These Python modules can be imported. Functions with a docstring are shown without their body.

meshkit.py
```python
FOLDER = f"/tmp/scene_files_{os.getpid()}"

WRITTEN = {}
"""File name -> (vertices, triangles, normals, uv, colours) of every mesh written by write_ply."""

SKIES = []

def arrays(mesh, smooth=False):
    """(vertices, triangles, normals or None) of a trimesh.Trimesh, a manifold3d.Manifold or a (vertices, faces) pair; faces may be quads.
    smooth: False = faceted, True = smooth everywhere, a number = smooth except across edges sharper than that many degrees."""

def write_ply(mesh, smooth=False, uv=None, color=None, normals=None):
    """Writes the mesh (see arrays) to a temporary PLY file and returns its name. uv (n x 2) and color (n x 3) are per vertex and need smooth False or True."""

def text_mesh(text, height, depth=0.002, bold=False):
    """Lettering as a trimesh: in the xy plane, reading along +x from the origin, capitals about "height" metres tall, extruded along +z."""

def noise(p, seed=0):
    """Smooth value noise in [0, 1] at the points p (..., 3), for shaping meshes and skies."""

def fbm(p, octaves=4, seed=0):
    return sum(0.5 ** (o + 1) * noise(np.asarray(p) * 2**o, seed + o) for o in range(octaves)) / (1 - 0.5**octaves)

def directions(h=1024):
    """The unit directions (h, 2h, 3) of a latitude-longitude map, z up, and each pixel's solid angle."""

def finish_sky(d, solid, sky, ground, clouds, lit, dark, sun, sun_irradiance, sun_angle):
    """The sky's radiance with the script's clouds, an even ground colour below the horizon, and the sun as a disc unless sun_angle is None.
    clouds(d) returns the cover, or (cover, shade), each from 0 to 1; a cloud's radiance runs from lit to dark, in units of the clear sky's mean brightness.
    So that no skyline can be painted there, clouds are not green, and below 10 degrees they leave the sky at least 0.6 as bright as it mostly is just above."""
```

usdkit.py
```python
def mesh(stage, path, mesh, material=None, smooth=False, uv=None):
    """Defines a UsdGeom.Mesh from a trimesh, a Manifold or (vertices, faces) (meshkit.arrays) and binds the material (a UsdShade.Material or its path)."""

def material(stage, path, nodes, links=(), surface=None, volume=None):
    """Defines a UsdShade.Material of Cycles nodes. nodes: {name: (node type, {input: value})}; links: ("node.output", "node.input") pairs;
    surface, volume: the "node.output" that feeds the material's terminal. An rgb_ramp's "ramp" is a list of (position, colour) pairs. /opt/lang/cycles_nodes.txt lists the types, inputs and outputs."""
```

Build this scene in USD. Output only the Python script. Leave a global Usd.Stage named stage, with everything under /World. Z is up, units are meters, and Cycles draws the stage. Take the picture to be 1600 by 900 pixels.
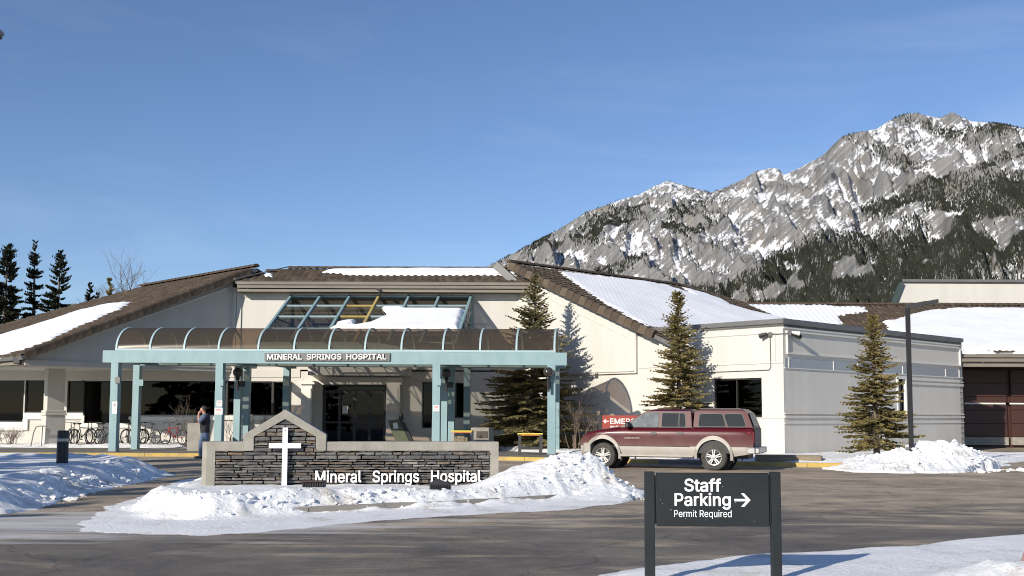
import math, random
import numpy as np, trimesh, shapely, manifold3d
from shapely.geometry import Polygon, LineString, Point
from pxr import Usd, UsdGeom, UsdLux, UsdShade, Gf, Sdf, Vt
import usdkit, meshkit
from meshkit import noise, fbm, text_mesh

stage = Usd.Stage.CreateInMemory()
UsdGeom.SetStageUpAxis(stage, 'Z')
UsdGeom.Xform.Define(stage, '/World')
UsdGeom.Scope.Define(stage, '/World/Looks')
rnd = random.Random(7)
rng = np.random.default_rng(7)

# ------------------------------------------------------------------ camera
F, U0, V0, EYE = 1690.0, 800.0, 506.0, 1.6           # photograph pixels (1600 x 900)
PITCH, ROLL = math.radians(4.8), 0.0035
_r, _f, _u = np.array([1, 0, 0.]), np.array([0, math.cos(PITCH), math.sin(PITCH)]), np.array([0, -math.sin(PITCH), math.cos(PITCH)])
CR, CU = math.cos(ROLL) * _r + math.sin(ROLL) * _u, -math.sin(ROLL) * _r + math.cos(ROLL) * _u
CAM = np.array([0, 0, EYE])
cam = UsdGeom.Camera.Define(stage, '/World/camera')
cam.CreateHorizontalApertureAttr(36.0); cam.CreateVerticalApertureAttr(20.25)
cam.CreateFocalLengthAttr(F / 1600 * 36.0)
cam.CreateVerticalApertureOffsetAttr((V0 - 450) / 1600 * 36.0)
cam.CreateClippingRangeAttr((0.1, 60000.0))
cam.CreateExposureAttr(0.27)
M = np.eye(4); M[0, :3], M[1, :3], M[2, :3], M[3, :3] = CR, CU, -_f, CAM
cam.AddTransformOp().Set(Gf.Matrix4d(M.tolist()))

# ------------------------------------------------------------------ sun and sky
SUN_AZ, SUN_EL = math.radians(37), math.radians(22)    # the sun stands behind the viewer's left shoulder
SUN = np.array([-math.sin(SUN_AZ) * math.cos(SUN_EL), -math.cos(SUN_AZ) * math.cos(SUN_EL), math.sin(SUN_EL)])
sky = UsdLux.DomeLight.Define(stage, '/World/sky')
sky.CreateIntensityAttr(1.0)
sky.GetPrim().SetCustomDataByKey('kind', 'structure')
skymat = usdkit.material(stage, '/World/Looks/sky_look', {
    'tc': ('texture_coordinate', {}),
    'mp': ('mapping', {'scale': (1.2, 1.2, 7.0), 'rotation': (0.0, 0.10, 0.0)}),
    'sky': ('sky_texture', {'sky_type': 'single_scattering', 'sun_disc': False, 'sun_elevation': SUN_EL, 'sun_rotation': math.atan2(SUN[0], SUN[1]), 'altitude': 1400.0, 'air_density': 1.0, 'aerosol_density': 0.6, 'ozone_density': 1.0}),
    'n': ('noise_texture', {'scale': 2.2, 'detail': 5.0, 'roughness': 0.6, 'distortion': 0.6}),
    'r': ('rgb_ramp', {'ramp': [(0.0, (0, 0, 0)), (0.47, (0, 0, 0)), (0.75, (0.16, 0.16, 0.16)), (1.0, (0.25, 0.25, 0.25))]}),
    'bw': ('hsv', {'saturation': 0.45, 'value': 1.32, 'fac': 1.0}),
    'tint': ('mix', {'mix_type': 'multiply', 'fac': 1.0, 'color2': (0.74, 0.85, 1.06)}),
    'mx': ('mix', {'mix_type': 'mix'}),
    'bg': ('background_shader', {'strength': 0.10}),
}, [('tc.generated', 'mp.vector'), ('mp.vector', 'n.vector'), ('n.fac', 'r.fac'), ('sky.color', 'tint.color1'), ('tint.color', 'bw.color'), ('tint.color', 'mx.color1'), ('bw.color', 'mx.color2'), ('r.color', 'mx.fac'), ('mx.color', 'bg.color')], surface='bg.background')
UsdShade.MaterialBindingAPI.Apply(sky.GetPrim()).Bind(skymat)
sun = UsdLux.DistantLight.Define(stage, '/World/sun')
sun.CreateIntensityAttr(1.15); sun.CreateNormalizeAttr(True) if hasattr(sun, 'CreateNormalizeAttr') else None
sun.GetPrim().GetAttribute('inputs:normalize').Set(True)
sun.CreateAngleAttr(0.5); sun.CreateColorAttr(Gf.Vec3f(1.0, 0.93, 0.82))
_z = SUN; _x = np.cross([0, 0, 1.], _z); _x /= np.linalg.norm(_x); _y = np.cross(_z, _x)
M = np.eye(4); M[0, :3], M[1, :3], M[2, :3] = _x, _y, _z
sun.AddTransformOp().Set(Gf.Matrix4d(M.tolist()))

# ------------------------------------------------------------------ helpers
def ray(u, v):
    du, dv = (u - U0) / F, -(v - V0) / F
    return _f + du * CR + dv * CU
def at(u, v, Y):                                       # the place seen at a pixel of the photograph, at the surveyed distance Y
    d = ray(u, v); return CAM + d * (Y / d[1])
def onz(u, v, z=0.0):
    d = ray(u, v); return CAM + d * ((z - EYE) / d[2])
def hit(u, v, o, n):
    d = ray(u, v); n = np.asarray(n, float); return CAM + d * (np.dot(np.asarray(o) - CAM, n) / np.dot(d, n))

class Node:
    def __init__(s, path, loc, rz): s.path, s.loc, s.rz = path, np.array(loc, float), rz
_used = {}
def numbered(parent, name):
    k = parent + '/' + name; n = _used.get(k, 0); _used[k] = n + 1
    return k if n == 0 else f'{k}_{n:03d}'
def setdata(prim, label=None, cat=None, group=None, kind=None):
    for k, x in (('label', label), ('category', cat), ('group', group), ('kind', kind)):
        if x: prim.SetCustomDataByKey(k, x)
def thing(name, label, cat, loc=(0, 0, 0), rz=0.0, group=None, kind=None):
    p = numbered('/World', name); x = UsdGeom.Xform.Define(stage, p)
    x.AddTranslateOp().Set(Gf.Vec3d(*map(float, loc)))
    if rz: x.AddRotateZOp().Set(math.degrees(rz))
    setdata(x.GetPrim(), label, cat, group, kind)
    return Node(p, loc, rz)
def arr(m):
    v, f, _ = meshkit.arrays(m); return np.asarray(v, float), np.asarray(f)
def part(t, name, m, mat, smooth=False, label=None, kind=None, local=False):
    v, f = arr(m)
    if not local:
        v = v - t.loc
        if t.rz:
            c, s = math.cos(-t.rz), math.sin(-t.rz)
            v = np.stack([c * v[:, 0] - s * v[:, 1], s * v[:, 0] + c * v[:, 1], v[:, 2]], 1)
    p = numbered(t.path, name)
    g = usdkit.mesh(stage, p, (v, f), mat, smooth)
    setdata(g.GetPrim(), label, None, None, kind)
    return Node(p, t.loc, t.rz)
def single(name, m, mat, label, cat, group=None, kind=None, smooth=False):   # a thing that is one mesh
    p = numbered('/World', name); g = usdkit.mesh(stage, p, m, mat, smooth); setdata(g.GetPrim(), label, cat, group, kind)
    return Node(p, (0, 0, 0), 0)
def struct(name, m, mat, smooth=False): return single(name, m, mat, None, None, None, 'structure', smooth)
def copyof(src, loc, rz, label, cat, group=None, scale=None):
    p = numbered('/World', src.path.rsplit('/', 1)[1].rstrip('0123456789').rstrip('_')); x = UsdGeom.Xform.Define(stage, p)
    x.GetPrim().GetReferences().AddInternalReference(src.path); x.GetPrim().SetInstanceable(True)
    x.ClearXformOpOrder()
    x.MakeMatrixXform() if False else None
    ops = [x.AddTranslateOp() if not x.GetPrim().HasAttribute('xformOp:translate') else UsdGeom.XformOp(x.GetPrim().GetAttribute('xformOp:translate'))]
    ops[0].Set(Gf.Vec3d(*map(float, loc)))
    r = UsdGeom.XformOp(x.GetPrim().GetAttribute('xformOp:rotateZ')) if x.GetPrim().HasAttribute('xformOp:rotateZ') else x.AddRotateZOp()
    r.Set(math.degrees(rz)); ops.append(r)
    if scale:
        sc = x.AddScaleOp(); sc.Set(Gf.Vec3f(*scale)); ops.append(sc)
    x.SetXformOpOrder(ops)
    setdata(x.GetPrim(), label, cat, group)
    return Node(p, loc, rz)

def cat_(*ms):
    ms = [arr(m) for m in (ms[0] if len(ms) == 1 and isinstance(ms[0], list) else ms)]
    V, Fc, n = [], [], 0
    for v, f in ms: V.append(v); Fc.append(f + n); n += len(v)
    return (np.vstack(V), np.vstack(Fc))
_BF = np.array([[0, 2, 1], [0, 3, 2], [4, 5, 6], [4, 6, 7], [0, 1, 5], [0, 5, 4], [1, 2, 6], [1, 6, 5], [2, 3, 7], [2, 7, 6], [3, 0, 4], [3, 4, 7]])
def hexa(p8): return (np.asarray(p8, float), _BF)
def box(lo, hi):
    (a, b, c), (d, e, f) = lo, hi
    return hexa([(a, b, c), (d, b, c), (d, e, c), (a, e, c), (a, b, f), (d, b, f), (d, e, f), (a, e, f)])
def rbox(lo, hi, r=0.02):                              # box with chamfered edges
    lo, hi = np.array(lo, float), np.array(hi, float); r = min(r, 0.45 * (hi - lo).min()); pts = []
    for i in range(8):
        c = np.array([(hi if i >> k & 1 else lo)[k] for k in range(3)]); s = np.array([-1 if i >> k & 1 else 1 for k in range(3)])
        for k in range(3):
            d = s * r; d[k] = 0; pts.append(c + d)
    return arr(trimesh.convex.convex_hull(np.array(pts)))
def bar(p0, p1, w, h, up=(0, 0, 1)):
    p0, p1 = np.asarray(p0, float), np.asarray(p1, float); d = p1 - p0; d /= np.linalg.norm(d)
    s = np.cross(d, up); s /= np.linalg.norm(s); t = np.cross(s, d)
    q = [-s * w / 2 - t * h / 2, s * w / 2 - t * h / 2, s * w / 2 + t * h / 2, -s * w / 2 + t * h / 2]
    m = hexa([p0 + x for x in q] + [p1 + x for x in q]); m = (m[0], m[1][:, ::-1])
    return fixn(m)
def fixn(m):
    v, f = m; a = v[f[:, 0]]; vol = np.einsum('ij,ij->i', a, np.cross(v[f[:, 1]], v[f[:, 2]])).sum()
    c = v.mean(0); a = v - c; vol = np.einsum('ij,ij->i', a[f[:, 0]], np.cross(a[f[:, 1]], a[f[:, 2]])).sum()
    return (v, f if vol > 0 else f[:, ::-1])
def tube(pts, r, n=6, cap=True):
    pts = np.asarray(pts, float); k = len(pts); r = np.broadcast_to(np.asarray(r, float), (k,))
    tan = np.gradient(pts, axis=0); tan /= np.maximum(np.linalg.norm(tan, axis=1, keepdims=True), 1e-9)
    ref = np.array([0, 0, 1.]) if abs(tan[0, 2]) < 0.9 else np.array([1., 0, 0])
    a = np.cross(tan[0], ref); a /= np.linalg.norm(a); A = []
    for i in range(k):
        a = a - tan[i] * np.dot(a, tan[i]); a /= max(np.linalg.norm(a), 1e-9); A.append(a.copy())
    A = np.array(A); B = np.cross(tan, A); th = np.arange(n) / n * 2 * np.pi
    V = pts[:, None] + r[:, None, None] * (np.cos(th)[None, :, None] * A[:, None] + np.sin(th)[None, :, None] * B[:, None])
    i, j = np.meshgrid(np.arange(k - 1), np.arange(n), indexing='ij'); j2 = (j + 1) % n
    q = np.stack([i * n + j, i * n + j2, (i + 1) * n + j2, (i + 1) * n + j], -1).reshape(-1, 4)
    f = np.vstack([q[:, [0, 1, 2]], q[:, [0, 2, 3]]]); V = V.reshape(-1, 3)
    if cap:
        f = np.vstack([f, [[0, j + 1, j] for j in range(1, n - 1)][::1], [[(k - 1) * n, (k - 1) * n + j, (k - 1) * n + j + 1] for j in range(1, n - 1)]])
    return (V, f)
def lathe(prof, n=24, axis='z', c=(0, 0, 0)):
    prof = np.asarray(prof, float); k = len(prof); th = np.arange(n) / n * 2 * np.pi
    V = np.stack([prof[:, None, 0] * np.cos(th), prof[:, None, 0] * np.sin(th), np.broadcast_to(prof[:, None, 1], (k, n))], -1).reshape(-1, 3)
    i, j = np.meshgrid(np.arange(k - 1), np.arange(n), indexing='ij'); j2 = (j + 1) % n
    q = np.stack([i * n + j, i * n + j2, (i + 1) * n + j2, (i + 1) * n + j], -1).reshape(-1, 4)
    f = np.vstack([q[:, [0, 1, 2]], q[:, [0, 2, 3]]])
    if axis == 'y': V = np.stack([V[:, 0], V[:, 2], -V[:, 1]], 1)
    if axis == 'x': V = np.stack([V[:, 2], V[:, 0], V[:, 1]], 1)
    return (V + np.asarray(c, float), f)
def ball(c, r, sub=2, sc=(1, 1, 1)):
    m = trimesh.creation.icosphere(sub, 1.0); return (np.array(m.vertices) * r * np.array(sc) + np.asarray(c, float), np.array(m.faces))
def hull(pts): return arr(trimesh.convex.convex_hull(np.asarray(pts, float)))
def extr(poly, h):
    gs = getattr(poly, 'geoms', [poly])
    return cat_([trimesh.creation.extrude_polygon(g, h, engine='earcut') for g in gs if g.area > 1e-6])
def frame(m, o, d, n=None, t0=0.0):                    # local x -> d, y -> up, z -> outward (to the right-hand side of d)
    v, f = arr(m); d = np.array([d[0], d[1], 0.]); d /= np.linalg.norm(d); nn = np.array([d[1], -d[0], 0.])
    o = np.array([o[0], o[1], o[2] if len(o) > 2 else 0.0])
    return (o + v[:, :1] * d + v[:, 1:2] * np.array([0, 0, 1.]) + (v[:, 2:3] + t0) * nn, f)
def wall(o, d, poly, t0, t1):
    if not isinstance(poly, (Polygon, shapely.MultiPolygon)): poly = Polygon(poly)
    return frame(extr(poly, t1 - t0), o, d, None, t0)
def rect(x0, y0, x1, y1): return shapely.box(min(x0, x1), min(y0, y1), max(x0, x1), max(y0, y1))
def grid_field(poly, res, zfun, base=-0.06, jag=0.0, seed=0, jscale=3.0):
    """a sheet over a polygon of the ground: zfun(x, y, distance inside the edge)"""
    x0, y0, x1, y1 = poly.bounds
    xs, ys = np.arange(x0 - 2 * res, x1 + 2 * res, res), np.arange(y0 - 2 * res, y1 + 2 * res, res)
    X, Y = np.meshgrid(xs, ys, indexing='ij')
    D = shapely.distance(poly.exterior, shapely.points(X, Y)) * np.where(shapely.contains_xy(poly, X, Y), 1, -1)
    if jag: D = D + jag * (fbm(np.stack([X * jscale, Y * jscale, 0 * X], -1), 3, seed) - 0.5) * 2
    Z = np.where(D > 0, zfun(X, Y, np.maximum(D, 0)), base)
    ok = D > 0; ny = len(ys)
    use = ok[:-1, :-1] | ok[1:, :-1] | ok[1:, 1:] | ok[:-1, 1:]
    i, j = np.nonzero(use); a = i * ny + j
    f = np.vstack([np.stack([a, a + ny, a + ny + 1], 1), np.stack([a, a + ny + 1, a + 1], 1)])
    V = np.stack([X, Y, Z], -1).reshape(-1, 3); keep = np.unique(f); mp = np.full(len(V), -1); mp[keep] = np.arange(len(keep))
    return (V[keep], mp[f])
def sstep(x): x = np.clip(x, 0, 1); return x * x * (3 - 2 * x)

# ------------------------------------------------------------------ materials
def look(name, nodes, links, surface, **k): return usdkit.material(stage, '/World/Looks/' + name, nodes, links, surface=surface, **k)
def paint(name, c1, c2=None, scale=3.0, rough=0.6, bump=0.0, bscale=60.0, metallic=0.0, spec=0.5, coat=0.0, stretch=(1, 1, 1), contrast=0.18, detail=5.0, translucent=0.0, objcoord=False):
    c2 = c2 or tuple(x * 0.82 for x in c1)
    n = {'g': ('texture_coordinate', {}) if objcoord else ('geometry', {}), 'mp': ('mapping', {'scale': stretch}), 'n': ('noise_texture', {'scale': scale, 'detail': detail, 'roughness': 0.6}),
         'r': ('rgb_ramp', {'ramp': [(0.5 - contrast, c1), (0.5 + contrast, c2)]}),
         'p': ('principled_bsdf', {'roughness': rough, 'metallic': metallic, 'specular_ior_level': spec, 'coat_weight': coat})}
    l = [('g.object' if objcoord else 'g.position', 'mp.vector'), ('mp.vector', 'n.vector'), ('n.fac', 'r.fac'), ('r.color', 'p.base_color')]
    if bump:
        n['bn'] = ('noise_texture', {'scale': bscale, 'detail': 4.0}); n['b'] = ('bump', {'strength': bump, 'distance': 0.02})
        l += [('g.object' if objcoord else 'g.position', 'bn.vector'), ('bn.fac', 'b.height'), ('b.normal', 'p.normal')]
    s = 'p.BSDF'
    if translucent:
        n['t'] = ('translucent_bsdf', {}); n['m'] = ('mix_closure', {'fac': translucent}); l += [('r.color', 't.color'), ('p.BSDF', 'm.closure1'), ('t.BSDF', 'm.closure2')]; s = 'm.closure'
    return look(name, n, l, s)
def glazing(name, tint, gloss=(0.9, 0.9, 0.9), f0=0.04, f90=0.6, rough=0.02):    # thin sheet: clear at right angles, mirror-like when grazing
    return look(name, {'t': ('transparent_bsdf', {'color': tint}), 'g': ('glossy_bsdf', {'color': gloss, 'roughness': rough}), 'f': ('layer_weight', {'blend': 0.5}), 'pw': ('math', {'math_type': 'power', 'value2': 4.0}), 'mr': ('map_range', {'to_min': f0, 'to_max': f90}), 'm': ('mix_closure', {})},
                [('f.facing', 'pw.value1'), ('pw.value', 'mr.value'), ('mr.result', 'm.fac'), ('t.BSDF', 'm.closure1'), ('g.BSDF', 'm.closure2')], 'm.closure')
STUCCO = paint('cream_stucco', (0.625, 0.60, 0.55), (0.545, 0.52, 0.47), scale=1.3, rough=0.9, bump=0.25, bscale=90, stretch=(1, 1, 0.16), spec=0.2, contrast=.26)
STUCCO3 = paint('pale_raking_toned_stucco', (0.71, 0.665, 0.585), (0.62, 0.58, 0.51), scale=1.2, rough=0.9, bump=0.25, bscale=90, stretch=(1, 1, 0.16), spec=0.2, contrast=.26)  # cream stucco of the annex side, tone shifted in colour for raking sun
STUCCO2 = paint('raking_toned_stucco', (0.58, 0.55, 0.495), (0.52, 0.49, 0.44), scale=0.9, rough=0.9, bump=0.25, bscale=90, stretch=(1, 1, 0.35), spec=0.2)  # cream stucco of gable and porch column, raking light put into its colour
WHITE = paint('white_trim', (0.74, 0.72, 0.66), (0.68, 0.66, 0.60), scale=2, rough=0.6, spec=0.3)
TEAL = paint('teal_paint', (0.24, 0.355, 0.372), (0.195, 0.30, 0.318), scale=2.4, rough=0.55, stretch=(1, 1, 0.4), bump=0.08, bscale=25)
TEAL_L = paint('pale_teal_paint', (0.36, 0.47, 0.485), (0.31, 0.42, 0.435), scale=2, rough=0.5)
YELLOW_METAL = paint('yellow_primer', (0.50, 0.38, 0.13), (0.40, 0.30, 0.10), scale=4, rough=0.6)
TILE = paint('brown_tile', (0.108, 0.081, 0.056), (0.066, 0.05, 0.037), scale=1.6, rough=0.85, bump=0.2, bscale=50, spec=0.3)
TILE2 = paint('dark_brown_tile', (0.085, 0.063, 0.045), (0.061, 0.045, 0.033), scale=2.5, rough=0.85, bump=0.2, bscale=50, spec=0.3)
TILE3 = paint('pale_brown_tile', (0.133, 0.102, 0.073), (0.097, 0.073, 0.054), scale=2.5, rough=0.85, bump=0.2, bscale=50, spec=0.3)
FASCIA = paint('weathered_fascia', (0.235, 0.205, 0.165), (0.165, 0.145, 0.12), scale=1.3, rough=0.7, stretch=(0.4, 0.4, 3), bump=0.1)
CAPMETAL = paint('grey_cap_metal', (0.16, 0.155, 0.15), (0.12, 0.118, 0.115), scale=1.5, rough=0.5)
DARK = paint('dark_bronze', (0.03, 0.026, 0.022), (0.022, 0.02, 0.018), rough=0.45)
BLACK = paint('black_plastic', (0.016, 0.016, 0.017), (0.012, 0.012, 0.012), rough=0.5)
INTERIOR = paint('dark_interior', (0.02, 0.018, 0.016), (0.012, 0.011, 0.010), rough=0.9)
WINGLASS = glazing('window_glass', (0.20, 0.21, 0.21), (0.6, 0.6, 0.6), .025, .4)
VAULTGLASS = look('hazy_bronze_acrylic', {'t': ('transparent_bsdf', {'color': (0.56, 0.47, 0.385)}), 'd': ('diffuse_bsdf', {'color': (0.25, 0.215, 0.18)}), 'tl': ('translucent_bsdf', {'color': (0.22, 0.18, 0.14)}), 'dm': ('mix_closure', {'fac': 0.5}), 'hm': ('mix_closure', {'fac': 0.26}), 'g': ('glossy_bsdf', {'color': (0.5, 0.48, 0.45), 'roughness': 0.2}), 'f': ('layer_weight', {'blend': 0.5}), 'pw': ('math', {'math_type': 'power', 'value2': 4.0}), 'mr': ('map_range', {'to_min': 0.02, 'to_max': 0.3}), 'm': ('mix_closure', {})},
    [('f.facing', 'pw.value1'), ('pw.value', 'mr.value'), ('mr.result', 'm.fac'), ('d.BSDF', 'dm.closure1'), ('tl.BSDF', 'dm.closure2'), ('t.BSDF', 'hm.closure1'), ('dm.closure', 'hm.closure2'), ('hm.closure', 'm.closure1'), ('g.BSDF', 'm.closure2')], 'm.closure')
SKYGLASS = glazing('grey_skylight_glass', (0.30, 0.29, 0.27), (0.7, 0.72, 0.75), .05, .5, rough=0.03)
CONCRETE = paint('weathered_concrete', (0.37, 0.345, 0.295), (0.235, 0.22, 0.19), scale=3.2, rough=0.9, bump=0.5, bscale=45, contrast=0.28, spec=0.2)
BARK = paint('spruce_bark', (0.16, 0.125, 0.095), (0.08, 0.065, 0.05), scale=9, rough=0.95, stretch=(1, 1, 0.3), bump=0.4)
TWIG = paint('bare_twig', (0.17, 0.125, 0.095), (0.11, 0.085, 0.07), scale=6, rough=0.9)
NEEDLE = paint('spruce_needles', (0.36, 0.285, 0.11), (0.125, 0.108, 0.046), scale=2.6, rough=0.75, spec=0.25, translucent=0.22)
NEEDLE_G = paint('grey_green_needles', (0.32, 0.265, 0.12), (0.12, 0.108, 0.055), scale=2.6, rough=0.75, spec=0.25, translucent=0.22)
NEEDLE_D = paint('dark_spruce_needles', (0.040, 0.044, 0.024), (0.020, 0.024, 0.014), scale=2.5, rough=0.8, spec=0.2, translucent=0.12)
SNOW = look('snow', {'g': ('geometry', {}), 'n': ('noise_texture', {'scale': 1.3, 'detail': 6.0, 'roughness': 0.65}), 'r': ('rgb_ramp', {'ramp': [(0.30, (0.70, 0.67, 0.62)), (0.46, (0.87, 0.87, 0.865)), (0.8, (0.92, 0.92, 0.92))]}),
    'sp': ('noise_texture', {'scale': 34.0, 'detail': 3.0, 'roughness': 0.7}), 'sa': ('math', {'math_type': 'multiply_add', 'value2': -0.9}), 'sr': ('rgb_ramp', {'ramp': [(0.0, (0, 0, 0)), (0.20, (0, 0, 0)), (0.27, (1, 1, 1)), (1, (1, 1, 1))]}), 'dm': ('mix', {'color2': (0.30, 0.25, 0.19)}), 'inv': ('math', {'math_type': 'multiply', 'value2': 0.55}),
    'bn': ('noise_texture', {'scale': 15.0, 'detail': 8.0, 'roughness': 0.72}), 'b': ('bump', {'strength': 0.6, 'distance': 0.07}),
    'p': ('principled_bsdf', {'roughness': 0.75, 'specular_ior_level': 0.25})},
    [('g.position', 'n.vector'), ('g.position', 'bn.vector'), ('g.position', 'sp.vector'), ('n.fac', 'r.fac'), ('n.fac', 'sa.value1'), ('sp.fac', 'sa.value3'), ('sa.value', 'sr.fac'), ('sr.color', 'inv.value1'), ('r.color', 'dm.color1'), ('inv.value', 'dm.fac'), ('dm.color', 'p.base_color'), ('bn.fac', 'b.height'), ('b.normal', 'p.normal')], 'p.BSDF')
ROOFSNOW = paint('roof_snow_look', (0.82, 0.83, 0.85), (0.76, 0.77, 0.80), scale=1.2, rough=0.8, bump=0.25, bscale=9)
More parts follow.
